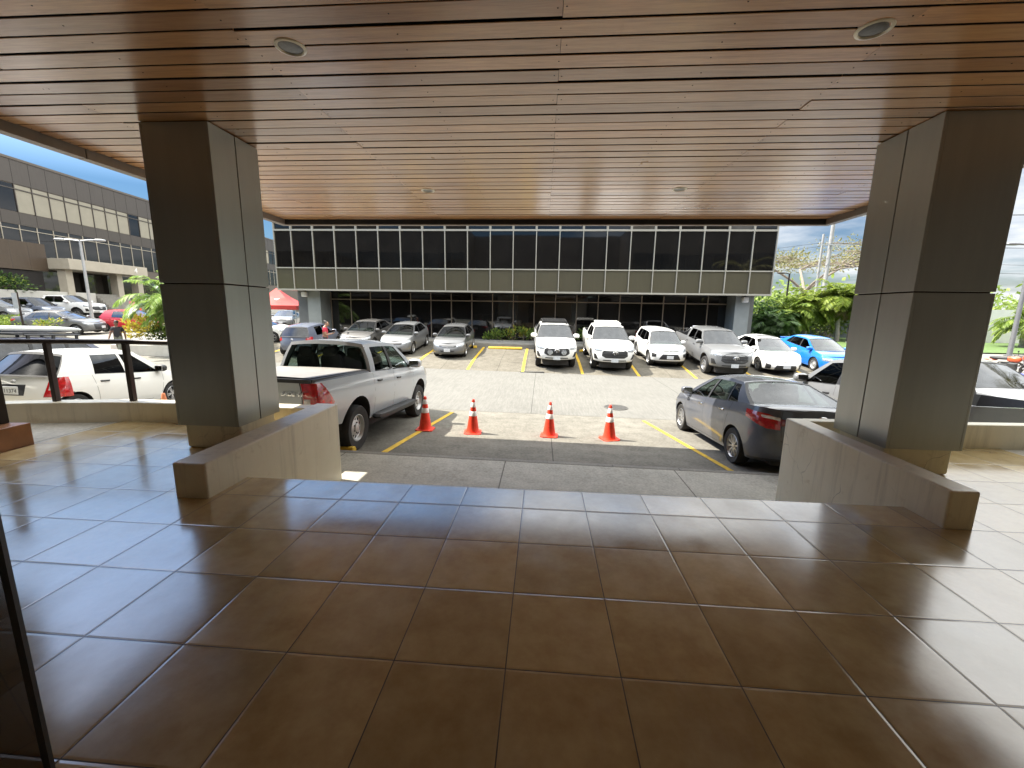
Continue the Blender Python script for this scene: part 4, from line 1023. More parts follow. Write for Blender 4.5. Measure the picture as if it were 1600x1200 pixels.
def frond(mb, p0, az, el, L, r, droop=1.0, nl=26, ll=.45, lw=.04, m=0, twist=0):
    pts = []; d = Vector((cos(az)*cos(el), sin(az)*cos(el), sin(el))); p = Vector(p0); n = 10
    for i in range(n+1):
        pts.append(p.copy()); p = p + d*(L/n); d = (d + Vector((0, 0, -droop*.16*(.4+i/n)))).normalized()
    mb.tube(pts, [.022*(1-.8*i/n) for i in range(n+1)], 4, m, False)
    for k in range(nl):
        t = .14+.86*k/nl; i = min(n-1, int(t*n)); q = lerp(pts[i], pts[i+1], t*n-i); a = (pts[i+1]-pts[i]).normalized()
        sd = a.cross(Vector((0, 0, 1))); sd = sd.normalized() if sd.length > .01 else Vector((1, 0, 0))
        l = ll*(sin(pi*min(1, t*.85+.12))**.6+.15)
        for sg in (1, -1):
            dd = (sd*sg*.9 + a*.65 + Vector((0, 0, -.28+r.uniform(-.2, .25)))).normalized()
            leaf(mb, q, dd, Vector((0, 0, 1)), l*r.uniform(.85, 1.1), lw*r.uniform(.8, 1.3), m)
def palm(x, y, h, label, nf=22, L=2.2, seed=1, z=None, lean=(0, 0), skirt=0, lm='palm', cat='palm tree', stems=1, el=(-.4, 1.35), droop=1.0, ll=.5, group=None, name='palm_tree', trunk=True, lw=.045, nl=26):
    r = random.Random(seed); z = gz(x, y) if z is None else z
    e = empty(name, (x, y, z), label=label, cat=cat, group=group); cr, tk = MB(), MB()
    for s in range(stems):
        bx, by = (0, 0) if stems == 1 else (r.uniform(-.55, .55), r.uniform(-.55, .55)); hh = h*(1 if stems == 1 else r.uniform(.45, 1.05))
        top = Vector((bx+lean[0]*hh+(bx*.8 if stems > 1 else 0), by+lean[1]*hh+(by*.8 if stems > 1 else 0), hh))
        pts = [Vector((bx, by, -.1)).lerp(top, t/6)+Vector((.03*sin(t*2+s), .03*cos(t*1.7), 0)) for t in range(7)]
        tk.tube(pts, [(.17 if stems == 1 else .05)*(1.15-.4*t/6) for t in range(7)], 9)
        for k in range(nf if stems == 1 else max(5, nf//stems)):
            frond(cr, top, r.uniform(0, 2*pi)+k*2.4, r.uniform(*el), L*r.uniform(.75, 1.1), r, droop*r.uniform(.8, 1.25), nl, ll, lw)
        for k in range(skirt):
            frond(cr, top-Vector((0, 0, .15)), r.uniform(0, 2*pi), r.uniform(-1.2, -.7), L*r.uniform(.5, .8), r, .6, 14, ll*.8, .04, 1)
    tk.build('trunk', bark2, e, 50); cr.build('crown', [LM[lm], LM['dry']], e, weld=False, recalc=False); return e
def bush(x, y, rx, ry, h, label, seed=1, lm='fresh', n=900, ls=.16, z=None, name='shrub', cat='shrub', group=None, up=.3, pale=None):
    r = random.Random(seed); z = gz(x, y) if z is None else z; e = empty(name, (x, y, z), label=label, cat=cat, group=group); mb, st = MB(), MB()
    cl = [(Vector((r.uniform(-.75, .75)*rx, r.uniform(-.75, .75)*ry, r.uniform(.3, .85)*h)), r.uniform(.3, .55)) for _ in range(max(4, n//70))]
    for c, q in cl: st.tube([(c.x*.2, c.y*.2, -.05), (c.x*.6, c.y*.6, c.z*.5), tuple(c)], [.018, .012, .005], 4)
    for i in range(n):
        c, q = cl[i % len(cl)]; v = rv(r); p = c + Vector((v.x*rx*q, v.y*ry*q, v.z*h*q*.8))
        if p.z < .02: p.z = abs(p.z)+.02
        d = (v + Vector((0, 0, up))); leaf(mb, p, d, rv(r), ls*r.uniform(.6, 1.3), ls*r.uniform(.35, .55), 1 if (pale and r.random() < .25) else 0)
    st.build('stems', bark, e, 40); mb.build('foliage', [LM[lm], LM[pale or lm]], e, weld=False, recalc=False); return e
def tree(x, y, h, rc, label, seed=1, lm='dark', nleaf=2600, ls=.28, z=None, flat=.6, trunk_h=.35, br=4, cat='tree', dens=.8, tr=.2, group=None, bk=None, name='tree'):
    r = random.Random(seed); z = gz(x, y) if z is None else z; e = empty(name, (x, y, z), label=label, cat=cat, group=group); tk, cr = MB(), MB(); tips = []
    def grow(p, d, L, rad, dep):
        q = p + d*L*.5 + rv(r)*L*.06; e2 = p + d*L + rv(r)*L*.08
        tk.tube([p, q, e2], [rad, rad*.85, rad*.68], 6 if dep > 1 else 4, 0, False)
        if dep == 0: tips.append(e2); return
        for k in range(3 if dep > 1 else 4):
            a = r.uniform(0, 2*pi); sp_ = r.uniform(.45, .95)
            o = Vector((cos(a), sin(a), 0)); nd = (d*(1-.35*sp_) + o*sp_ + Vector((0, 0, .18 if flat > .5 else -.02))).normalized(); nd.z *= flat if dep < br else 1
            grow(e2, nd.normalized(), L*r.uniform(.62, .82), rad*.62, dep-1)
    th = h*trunk_h; tk.tube([(0, 0, -.1), (.05, .03, th*.5), (0, 0, th)], [tr*1.3, tr, tr*.9], 9)
    s_ = (h-th)/2.4
    for k in range(4):
        a = k*pi/2+r.uniform(-.4, .4); grow(Vector((0, 0, th)), Vector((cos(a)*rc/h*1.5, sin(a)*rc/h*1.5, .8)).normalized(), s_*r.uniform(.8, 1.1), tr*.6, br-1)
    for i in range(nleaf):
        c = tips[r.randrange(len(tips))]; v = rv(r); p = c + Vector((v.x, v.y, v.z*.55))*(rc*.17*dens+.1)
        leaf(cr, p, v+Vector((0, 0, .2)), rv(r), ls*r.uniform(.6, 1.3), ls*r.uniform(.4, .6))
    tk.build('trunk', bk or bark, e, 50); cr.build('crown', LM[lm], e, weld=False, recalc=False); return e

# left: areca palm with crotons in a white planter
mb = MB(); mb.box(-21.3, -16.4, 17.5, 20.8, -1.2, -.42); mb.box(-21.15, -16.55, 17.65, 20.65, -.42, -.40, 1)
bevel(mb.build('palm_planter', [simple('white_planter', (.66, .64, .58), .7, 0, .08, 3), MT['gap']], None, label='white walled planter holding the arching palm', cat='planter'), .02)
palm(-18.3, 19.3, 2.0, 'arching feathery bright green palm in the white planter', 110, 2.45, 5, z=-.4, stems=10, el=(.1, 1.4), droop=1.5, ll=.62, lw=.05, nl=46, lm='lime')
bush(-20.2, 18.4, .9, .6, 1.35, 'yellow leaved croton bush under the arching palm', 4, 'yellow', 520, .2, z=-.4, up=.6)
bush(-18.7, 18.1, 1.1, .45, .8, 'low dark green shrub at the edge of the white planter', 6, 'fresh', 500, .18, z=-.4, pale='dark')
# hedge between the two left rows, on its kerb
mb = MB(); mb.prism([(-40, 17.6), (-28.6, 20.7), (-28.4, 21.2), (-28.8, 21.7), (-31.0, 21.6), (-40, 22.5)], -.9, .02); bevel(mb.build('hedge_planter', MT['kerb'], None, label='beige kerbed planter island beside the grey sedan on the left', cat='planter'), .02)
bush(-33.6, 21.9, 2.2, 2.0, .95, 'clipped green hedge on the planter island on the left', 8, 'fresh', 3200, .16, z=-.3, name='hedge', cat='hedge')
bush(-29.3, 21.2, .7, .5, .6, 'small pale leaved shrub at the tip of the planter island', 18, 'fresh', 260, .16, z=0, pale='yellow')
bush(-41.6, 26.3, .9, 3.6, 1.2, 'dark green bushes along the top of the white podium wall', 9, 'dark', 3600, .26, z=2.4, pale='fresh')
# planter shrubs before the office block
for i, (x, s) in enumerate([(-3.2, .8), (-2.45, 1.0), (-1.75, 1.1), (-1.1, 1.0), (-.5, .9), (.15, .8), (2.75, 1.0), (3.3, .8), (-11.8, 1.1), (-11.0, .9), (-8.6, .8)]):
    lab = {0: 'leafy shrub directly behind the grey sedan beside the empty bay', 1: 'leafy shrub behind the left end of the empty bay', 2: 'tallest leafy shrub behind the middle of the empty bay', 3: 'leafy shrub behind the right half of the empty bay',
           4: 'leafy shrub just left of the lamp fitted white pickup', 5: 'leafy shrub hidden behind the lamp fitted white pickup', 6: 'leafy shrub between the two white pickups, left one', 7: 'leafy shrub between the two white pickups, right one',
           8: 'leafy shrub by the left column, behind the man in red', 9: 'leafy shrub behind the motorcycle and the dark sedan', 10: 'leafy shrub between the dark sedan and the silver sedan'}[i]
    bush(x, 24.6, .5*s, .4, .72*s, lab, 30+i, 'fresh', 230, .17, z=-.37, group='planter shrubs before the glass front', pale='yellow' if i in (2, 3) else 'dark', up=.7)
# right: palms and trees beyond the blue sedan
lw_ = MB(); lw_.grid([[(x, y, gz(x, y)+.05) for x in (17, 22, 28, 36, 50, 80)] for y in (27.5, 29, 32, 36, 44)]); lw_.build('lawn', simple('grass', (.07, .12, .025), .9, 0, .3, 5, .6), None, kind='structure', weld=False)
GP = 'palms along the lawn on the right'
for i, (x, y, h, L, nf, lm, lab) in enumerate([
    (25.6, 36.5, 3.6, 2.2, 30, 'palm', 'tall pale trunked palm with dry skirt right of the blue sedan'),
    (27.0, 36.8, 3.3, 2.1, 28, 'palm', 'yellowish palm close beside the right pillar'),
    (23.6, 37.8, 2.9, 2.3, 28, 'palm', 'bushy palm behind the roof of the blue sedan'),
    (21.9, 37.2, 2.3, 2.1, 26, 'fresh', 'medium palm left of the bushy palm'),
    (20.1, 36.2, 1.7, 2.0, 24, 'dark', 'dark leaved palm at the corner of the office block'),
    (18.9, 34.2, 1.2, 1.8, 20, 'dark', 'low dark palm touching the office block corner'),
    (28.9, 38.2, 3.4, 2.2, 24, 'fresh', 'palm half hidden behind the right pillar')]):
    palm(x, y, h, lab, nf+16, L*1.12, 40+i, skirt=12 if i in (0, 1) else 0, lm=lm, group=GP, droop=1.3, ll=.75, lw=.10, nl=32, lean=(.05*(i % 3-1), 0), el=(-.3, 1.3))
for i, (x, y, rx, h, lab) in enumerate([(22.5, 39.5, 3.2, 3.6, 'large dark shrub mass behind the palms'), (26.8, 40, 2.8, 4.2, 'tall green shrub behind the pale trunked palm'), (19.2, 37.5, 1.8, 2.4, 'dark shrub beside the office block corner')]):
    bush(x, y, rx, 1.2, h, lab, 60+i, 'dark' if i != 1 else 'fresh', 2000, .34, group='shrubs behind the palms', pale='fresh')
fw_ = MB(); fw_.box(14, 34, 41.6, 41.85, -1, 1.5); fw_.build('boundary_wall', simple('dark_wall', (.07, .08, .10), .8, 0, .2, 3), None, label='dark boundary wall behind the palms', cat='wall')
fw_ = MB(); fw_.box(38.2, 60, 38.0, 38.25, -1, 2.2); fw_.build('boundary_wall', simple('white_boundary', (.62, .60, .55), .8, 0, .1, 1), None, label='white boundary wall on the far right', cat='wall')
tree(38.5, 64, 18.0, 12.5, 'broad sparse umbrella crowned tree against the sky', 12, 'olive', 5200, .34, flat=.40, trunk_h=.30, br=6, dens=.85, tr=.34)
for i, (x, y, h, lm, lab) in enumerate([(36.8, 33, 2.0, 'fresh', 'bushy palm beside the lamp post on the far right'), (39.5, 34.5, 2.6, 'palm', 'yellow green palm at the right edge of the photo')]):
    palm(x, y, h, lab, 26, 2.4, 80+i, lm=lm, ll=.7, lw=.08, droop=1.2, stems=1, group='palms on the far right')
palm(17.4, 10.6, 6.6, 'tall palm whose drooping fronds enter at the top right', 24, 2.9, 91, lm='olive', ll=.6, lw=.035, droop=1.3, el=(-.5, .9), nl=34)
r = random.Random(5)
mb = MB(); 
for i in range(9000):
    x = r.uniform(20, 330); y = 120+r.gauss(0, 16)+(x-20)*.12; hgt = 6.5+2.5*sin(x*.11)+2*sin(x*.31+1); p = Vector((x, y, .4+r.random()**.7*hgt)); leaf(mb, p, rv(r), rv(r), r.uniform(.9, 1.8), r.uniform(.6, 1.1))
mb.build('tree_line', LM['fresh'], None, weld=False, recalc=False, kind='stuff', label='distant line of green trees on the right horizon', cat='trees')
hb_ = MB(); hb_.grid([[(x, y, 6*max(0, 1-abs(y-330)/130)*(.6+.4*sin(x*.013)) -1) for x in range(-400, 901, 50)] for y in range(200, 461, 26)]); hb_.build('hills', simple('green_hill', (.05, .085, .035), .95, 0, .4, .05), None, 60, kind='structure')

# ---------------------------------------------------------------- lamp posts, utility pole, tent, sign
galv = simple('galvanised_steel', (.42, .43, .43), .45, .5, .12, 4)
def lamp_post(x, y, h, arms, label, mat, r=.07, z=None, al=1.1, flat=True):
    z = gz(x, y) if z is None else z; e = empty('lamp_post', (x, y, z), label=label, cat='lamp post')
    mb = MB(); mb.tube([(0, 0, 0), (0, 0, h*.5), (0, 0, h)], [r, r*.85, r*.7], 10); mb.lathe([(r*2, 0), (r*2, .04), (r*1.2, .06)], 12); mb.build('pole', mat, e, 50)
    for a in arms:
        d = Vector((cos(a), sin(a), 0)); mb = MB(); mb.tube([(0, 0, h-.05), d*al*.5+Vector((0, 0, h+.02)), d*al+Vector((0, 0, h+.04))], r*.5, 8); mb.build('arm', mat, e, 50)
        mb = MB(); M = Matrix.Translation(d*(al+.25)+Vector((0, 0, h+.03))) @ Matrix.Rotation(a, 4, 'Z'); mb.ell((0, 0, 0), (.38, .16, .075), 14, 8, 0, None, .6)
        mb.v = [tuple(M @ Vector(v)) for v in mb.v]; mb.build('lamp_head', mat, e, 50)
lamp_post(-33.3, 27.2, 6.6, (radians(8), radians(188)), 'twin armed street lamp in front of the numbered porch', galv, .11, z=-.55)
lamp_post(23.6, 41.2, 6.1, (radians(180),), 'dark lamp post rising behind the palms near the office block', MT['dark_metal'], .10, al=.5)
lamp_post(29.0, 26.2, 6.6, (radians(180),), 'grey lamp post with one arm on the far right', simple('grey_painted_steel', (.17, .17, .175), .5, .3, .1, 4), .13, al=.9)
lamp_post(-24.6, 26.8, 11.0, (radians(180),), 'tall lamp whose head shows above the roof left of the pillar', galv, .11, z=-.6, al=.9)
up = empty('utility_pole', (31.4, 48.3, gz(31, 48)), label='concrete utility pole with crossarms behind the palms', cat='utility pole')
mb = MB(); mb.tube([(0, 0, 0), (0, 0, 14.2)], [.26, .17], 10); mb.tube([(-.55, .5, 0), (-.55, .5, 11.0)], [.16, .11], 10); mb.build('pole', simple('concrete_pole', (.28, .275, .265), .8, 0, .12, 3), up, 50)
for z, a, b in ((12.7, -1.9, 3.8), (9.7, -1.4, 1.9)):
    mb = MB(); mb.box(a, b, -.24, -.12, z, z+.12); mb.build('crossarm', galv, up)
    mb = MB()
    for k in range(5): mb.lathe([(.05, z+.12), (.07, z+.18), (.04, z+.24), (.06, z+.30), (0, z+.34)], 8, 0, Matrix.Translation((lerp(a+.15, b-.15, k/4), -.18, 0)))
    mb.build('insulators', MT['stonepanel'], up, 50)
mb = MB()
for x0, z0 in ((-1.7, 12.95), (1.0, 12.95), (3.6, 12.95), (-1.2, 9.95), (1.7, 9.95), (0, 8.4), (0, 7.6)):
    for X1, Y1, sag in ((-60, 26, 1.6), (62, -24, 1.8)):
        mb.tube([(lerp(x0, x0+X1, t/14), lerp(-.18, Y1, t/14), z0-sag*4*(t/14)*(1-t/14)) for t in range(15)], .016, 4)
mb.build('wires', MT['trim'], up)
tn = empty('gazebo_tent', (-19.4, 28.2, gz(-19.4, 28.2)), (0, 0, .25), 'red pop up canopy tent behind the left pillar', 'tent')
mb = MB(); hs = 1.75; P = []
for i in range(9):
    t = i/8; w = hs*(1-t)+.04*t; z = 1.95+1.25*t-.16*sin(pi*t)
    ring = [(-w, -w), (0, -w*.985), (w, -w), (w*.985, 0), (w, w), (0, w*.985), (-w, w), (-w*.985, 0), (-w, -w)]; P.append([(x, y, z) for x, y in ring])
mb.grid(P); mb.grid([[(x, y, 1.95) for x, y, z in P[0]], [(x*1.004, y*1.004, 1.66) for x, y, z in P[0]]])
mb.build('roof_fabric', simple('red_tent_fabric', (.50, .045, .035), .7, 0, .15, 2), tn, 50)
for sx in (-1, 1):
    for sy in (-1, 1):
        mb = MB(); mb.box(sx*1.68-.025, sx*1.68+.025, sy*1.68-.025, sy*1.68+.025, 0, 1.95); mb.build('leg', galv, tn)
mb = MB()
for x0 in (-.9, .15):
    mb.add([(x0, -1.16+.0, 2.37), (x0+.18, -1.2, 2.33), (x0+.42, -1.13, 2.41), (x0+.2, -1.22, 2.28)], [(0, 1, 2), (0, 3, 1), (1, 3, 2)])
mb.v = [(x, y-.10, z+.03) for x, y, z in mb.v]; mb.build('white_emblem', MT['white_p'], tn)
sg = empty('notice_board', (25.6, 34.6, gz(25.6, 34.6)), label='black notice board with white lettering beside the right pillar', cat='sign')
mb = MB(); mb.box(-.5, .5, -.03, .03, .15, 1.55); mb.build('board', MT['gap'], sg)
mb = MB(); mb.box(-.45, -.38, .03, .09, 0, 1.5); mb.box(.38, .45, .03, .09, 0, 1.5); mb.build('leg', galv, sg)
mb = MB()
for k, (z, h) in enumerate(((1.05, .16), (.62, .26), (.30, .2))):
    x = -.42
    while x < .38:
        w = R_.uniform(.05, .11); mb.box(x, x+w*.45, -.036, -.031, z, z+h*R_.uniform(.8, 1)); mb.box(x, x+w, -.036, -.031, z+h*R_.uniform(.3, .8), z+h*.9); x += w+.035
mb.build('lettering', MT['white_p'], sg, weld=False)
sp_ = empty('sign_post', (-30.4, 20.85, .02), label='thin dark sign post in front of the grey sedan on the left', cat='post')
mb = MB(); mb.tube([(0, 0, -.1), (-.03, .0, 2.15)], [.05, .05], 8); mb.build('post', MT['dark_metal'], sp_, 50)
mb = MB(); mb.box(-.30, .02, -.075, -.055, 1.2, 2.1); mb.build('sign_plate', galv, sp_)
# ---------------------------------------------------------------- traffic cones
MT['cone'] = simple('orange_cone_plastic', (.86, .055, .022), .5, 0, .22, 9, .1); MT['band'] = simple('reflective_band', (.78, .77, .74), .4, 0, .08, 12)
def cone(x, y, label, h=.74, z=None, bands=True, mat=None, rz=0, group='orange traffic cones'):
    z = gz(x, y)+.004 if z is None else z; e = empty('traffic_cone', (x, y, z), (R_.uniform(-.03, .03), R_.uniform(-.03, .03), rz), label, 'traffic cone', group); mat = mat or MT['cone']
    k = h/.74; R = lambda q: (.135-.108*(q-.04)/.70)*k
    mb = MB(); w = .185*k; c = .05*k; pl = [(-w+c, -w), (w-c, -w), (w, -w+c), (w, w-c), (w-c, w), (-w+c, w), (-w, w-c), (-w, -w+c)]
    mb.prism(pl, 0, .028*k); bevel(mb.build('base', mat, e), .006)
    mb = MB(); mb.lathe([(.150*k, .026*k), (.140*k, .045*k), (R(.06), .06*k)] + [(R(q), q*k) for q in (.2, .4, .6, .73)] + [(.020*k, .74*k), (.012*k, .738*k), (.010*k, .70*k)], 28); mb.build('cone_body', mat, e, 50)
    if bands:
        for a, b in ((.385, .49), (.575, .675)):
            mb = MB(); mb.lathe([(R(a), a*k), (R(a)+.003, (a+.002)*k), (R(b)+.003, (b-.002)*k), (R(b), b*k)], 28); mb.build('reflective_collar', MT['band'], e, 50)
cone(-2.38, 7.02, 'orange traffic cone with white bands beside the front tyre of the silver pickup')
cone(-1.32, 6.95, 'second orange traffic cone from the silver pickup', rz=.12)
cone(.32, 7.0, 'orange traffic cone standing on the slab joint, third from the silver pickup', rz=-.06)
cone(1.59, 6.98, 'orange traffic cone in front of the manhole cover', rz=.3)
cone(-21.3, 16.6, 'orange and white traffic cone by the white planter behind the railing')
cone(-38.4, 36.0, 'orange traffic cone at the foot of the porch steps', .95, bands=False)
cone(-7.35, 5.95, 'plain faded orange cone beside the white hatchback', .74, bands=False, mat=simple('faded_cone', (.62, .21, .09), .6, 0, .12, 6))

# ---------------------------------------------------------------- vehicles
PT = dict(silver=paint('silver_paint', (.43, .46, .49), .25, .42), white=paint('white_paint', (.78, .78, .76), 0, .45, .06), navy=paint('dark_navy_paint', (.062, .068, .085), .15, .5, .10),
          grey=paint('grey_paint', (.11, .11, .113), .12, .55, .14), dgrey=paint('charcoal_paint', (.06, .058, .056), .1, .55, .10), lgrey=paint('light_grey_paint', (.15, .155, .16), .12, .5, .10), mgrey=paint('mid_grey_paint', (.10, .103, .107), .12, .5, .10),
          blue=paint('bright_blue_paint', (.004, .16, .56), .05, .45, .04), red=paint('red_paint', (.52, .018, .03), .1, .45, .08), dblue=paint('slate_blue_paint', (.11, .13, .18), .12, .5, .14),
          indigo=paint('dark_blue_paint', (.03, .04, .09), .12, .45, .08), pearl=paint('off_white_paint', (.74, .735, .70), 0, .45, .08))
def roof_rack(m, x0, x1, w, nb, lip=False):
    def f(s):
        mb = MB(); z = s.roofz((x0+x1)/2)+.07
        for sd in (-1, 1):
            mb.tube([(x0, sd*w, z), (x1, sd*w, z)], .022, 8)
            for x in (x0+.08, (x0+x1)/2, x1-.08): mb.box(x-.03, x+.03, sd*w-.02, sd*w+.02, z-.16, z)
        for k in range(nb):
            x = lerp(x0, x1, k/(nb-1)); mb.box(x-.045, x+.045, -w, w, z-.012, z+.018)
        if lip: mb.box(x1, x1+.03, -w, w, z-.06, z+.03)
        mb.build('roof_rack', m, s.root, 40)
    return f
def both(*fs):
    def f(s):
        for q in fs: q(s)
    return f
def round_lamps(s):
    for sd in (1, -1):
        mb = MB(); M = Matrix.Translation((s.xf+.045, sd*.30, .83)) @ Matrix.Rotation(pi/2, 4, 'Y'); mb.lathe([(.06, -.09), (.118, -.03), (.125, .02), (.118, .028)], 24, 0, M); mb.lathe([(.117, .022), (.07, .036), (0, .04)], 24, 1, M)
        mb.build('driving_lamp', [MT['trim'], MT['lamp']], s.root, 45)
def steps_bar(s):
    for sd in (1, -1):
        mb = MB(); y = sd*(s.W/2+.02); mb.ell((0, y, .47), (1.02, .11, .055), 14, 8, 0, None, .45)
        for x in (-.7, 0, .7): mb.box(x-.03, x+.03, min(y, y-sd*.25), max(y, y-sd*.25), .45, .49)
        mb.build('running_board', MT['trim'], s.root, 40)
def roll_bar(s):
    mb = MB()
    for sd in (1, -1):
        mb.tube([(-1.18, sd*.68, 1.22), (-1.14, sd*.66, 1.50), (-1.12, sd*.58, 1.72), (-1.12, 0, 1.74)], .04, 8); mb.tube([(-1.13, sd*.66, 1.65), (-1.5, sd*.70, 1.45), (-2.0, sd*.72, 1.27)], .035, 8)
    mb.build('roll_bar', MT['chrome'], s.root, 50)
def tail_pickup(s):
    # tall tail lamps, tailgate lines, rear bumper, chrome script
    for sd in (1, -1):
        mb = MB(); s.patch(mb, [(s.uR(.79), .90), (s.uR(.93), .90), (s.uS(-2.34), .90), (s.uS(-2.31), .94)], [(s.uR(.79), 1.235), (s.uR(.93), 1.235), (s.uS(-2.585), 1.235), (s.uS(-2.58), 1.22)], sd, .016, 0, 12, 5); mb.build('taillight', MT['tail'], s.root, 35)
        mb = MB(); s.patch(mb, [(s.uR(.80), .915), (s.uR(.905), .915)], [(s.uR(.80), 1.04), (s.uR(.905), 1.04)], sd, .024, 0, 6, 3); mb.build('reversing_light', MT['tail_clear'], s.root, 35)
        mb = MB(); s.patch(mb, [(s.uR(.80), 1.12), (s.uR(.905), 1.12)], [(s.uR(.80), 1.13), (s.uR(.905), 1.13)], sd, .024, 0, 6, 2); mb.build('lens_rib', MT['trim'], s.root, 35)
    mb = MB(); s.strip(mb, [(s.uR(.775), lerp(.76, 1.24, t/4)) for t in range(5)], .012, 0); s.strip(mb, [(s.uR(.775*t/6), .765) for t in range(7)], .012, 0); mb.build('tailgate_gap', MT['gap'], s.root, recalc=False)
    mb = MB(); mb.ell((s.xr-.06, 0, .64), (.16, s.W/2-.06, .09), 20, 8, 0, None, .35); mb.build('rear_bumper', s.mat if s.P.get('bumpmat') else MT['silver_b'], s.root, 45)
    d = -1; M = Matrix.Translation((s.xr-.008, -.57, 1.09)) @ Matrix(((0, 0, d, 0), (d, 0, 0, 0), (0, 1, 0, 0), (0, 0, 0, 1)))
    text_obj('tailgate_script', 'SADE 44', .085, MT['chrome'], M, s.root, .006, shear=.25)
MT['silver_b'] = simple('bumper_silver', (.45, .45, .44), .4, .4, .1, 6)
def tonneau_rim(s):
    mb = MB()
    for sd in (1, -1): mb.box(-2.74, -1.06, sd*.80-.03, sd*.80+.03, s.zt(-2)-.005, s.zt(-2)+.035)
    mb.box(-2.775, -2.72, -.82, .82, s.zt(-2)-.02, s.zt(-2)+.032)
    mb.build('tonneau_rail', MT['trim'], s.root)
    mb = MB(); mb.grid([[(lerp(-2.72, -1.08, i/8), y, s.zt(-2)+.048+.012*(1-(y/.78)**2)) for y in (-.78, -.4, 0, .4, .78)] for i in range(9)]); mb.build('tonneau_cover', simple('grey_vinyl_cover', (.23, .22, .20), .6, 0, .1, 6), s.root, 60)
    mb = MB(); M = Matrix.Translation((-.62, -s.W/2+.02, 0))
g = 'pickups parked in the lot'
Car('pickup_truck', 'silver double cab pickup seen from behind with covered bed beside the left wing wall', 'pickup', PICKUP, -3.96, 6.88, -1.7, PT['silver'], g, 'glass_mid', gside='glass_mid', grear='glass_mid', cover=True, rim='steel', sc=1.06,
    extra=both(tail_pickup, steps_bar, tonneau_rim))
Car('pickup_truck', 'white pickup with black slatted roof rack and two round driving lamps', 'pickup', PICKUP, .68, 19.98, 182.5, PT['white'], g, 'glass_grey', gside='glass_dark', cover=True, rim='dark', extra=both(round_lamps, roof_rack(MT['trim'], -.85, .35, .58, 6, True)), barm='trim')
Car('pickup_truck', 'white pickup with a white roof rack and plain dark grille', 'pickup', PICKUP, 3.36, 19.9, 180.6, PT['white'], g, 'glass_grey', gside='glass_dark', rim='alloy', extra=both(roof_rack(MT['white_p'], -.75, .25, .55, 4)))
Car('pickup_truck', 'silver pickup with a chrome roll bar behind the dark sedan', 'pickup', PICKUP, 8.50, 19.75, 181.0, PT['lgrey'], g, 'glass_grey', gside='glass_dark', rim='alloy', extra=roll_bar, barm='lamp_dark')
Car('pickup_truck', 'silver pickup nose at the right edge beyond the right pillar', 'pickup', PICKUP, 10.15, 9.2, 180, PT['lgrey'], g, 'glass_grey', gside='glass_dark', rim='alloy')
Car('pickup_truck', 'white pickup parked below the porch on the upper left row', 'pickup', PICKUP, -38.5, 29.9, -84, PT['white'], g, 'glass_grey', gside='glass_dark', rim='alloy')

def cor_tail(s):
    for sd in (1, -1):
        mb = MB(); s.patch(mb, [(s.uR(.38), .90), (s.uR(.62), .855), (s.uR(.66), .85)], [(s.uR(.38), .915), (s.uR(.62), .955), (s.uR(.66), .96)], sd, .014, 0, 8, 3); mb.build('inner_taillight', MT['tail_dk'], s.root, 35)
        mb = MB(); s.patch(mb, [(s.uR(.67), .925), (s.uR(.83), .94), (s.uR(.92), .96)], [(s.uR(.67), .975), (s.uR(.83), .995), (s.uR(.92), .995)], sd, .020, 0, 8, 2); mb.build('reversing_light', MT['tail_clear'], s.root, 35)
    mb = MB()
    for sd in (1, -1): s.patch(mb, [(3, .80), (s.uR(.37), .805)], [(3, .83), (s.uR(.37), .835)], sd, .012, 0, 8, 2)
    mb.build('boot_trim', MT['trim'], s.root, 35)
    p = s.pt(3, .97); s.emblem(p.x-.03, .97, .08)
MT['tail_dk'] = simple('dark_red_lens', (.16, .02, .022), .15, 0, .3, 20, coat=1)
SG = 'sedans and hatchbacks parked in the lot'
Car('sedan', 'dark navy sedan seen from behind beside the right wing wall', 'car', SEDAN, 4.34, 7.0, .1, PT['navy'], SG, 'glass_mid', gside='glass_mid', grear='glass_sky', rim='alloy10', W=1.78,
    tail=(U((B_, .665, .79), (B_, .85, .795), (S_, -1.74, .92)), U((B_, .665, .96), (B_, .85, 1.02), (S_, -1.70, 1.04))), rplate=.66, tailseam=(.655, .62), extra=cor_tail, hm='chrome')
WS = dict(head=(U((F_, .50, .60), (F_, .8, .66), (F_, .985, .73)), U((F_, .46, .62), (F_, .8, .715), (F_, .985, .785))), lgrille=(U((F_, 0, .24), (F_, .62, .22)), U((F_, 0, .46), (F_, .50, .45))), grille=(U((F_, 0, .58), (F_, .5, .595)), U((F_, 0, .605), (F_, .5, .62))), gbars=0,
          fog=(U((F_, .74, .26), (F_, .93, .26)), U((F_, .72, .46), (F_, .90, .50))))
Car('sedan', 'white sedan with a sunroof between the silver pickup and the blue car', 'car', SEDAN, 11.25, 20.2, 179, PT['white'], SG, 'glass_mid', gside='glass_dark', rim='dark', sunroof=True, fplate=.40, emb=(2.20, .63, .07), **WS)
KIA = dict(W=1.70, head=(U((F_, .56, .58), (F_, .8, .60), (F_, .985, .68)), U((F_, .54, .68), (F_, .8, .75), (F_, .985, .80))), top=[(-2.1, 1.02), (-1.9, 1.04), (-1.4, 1.045), (-.8, 1.02), (.2, .965), (.95, .945), (1.2, .95), (1.7, .87), (2.0, .78), (2.20, .70)], xf=2.17, xr=-2.12, wb=2.58)
Car('sedan', 'silver sedan with wide black lower grille second right of the man in red', 'car', SEDAN, -7.45, 21.1, 180, PT['lgrey'], SG, 'glass_mid', gside='glass_grey', fplate=.36, **KIA)
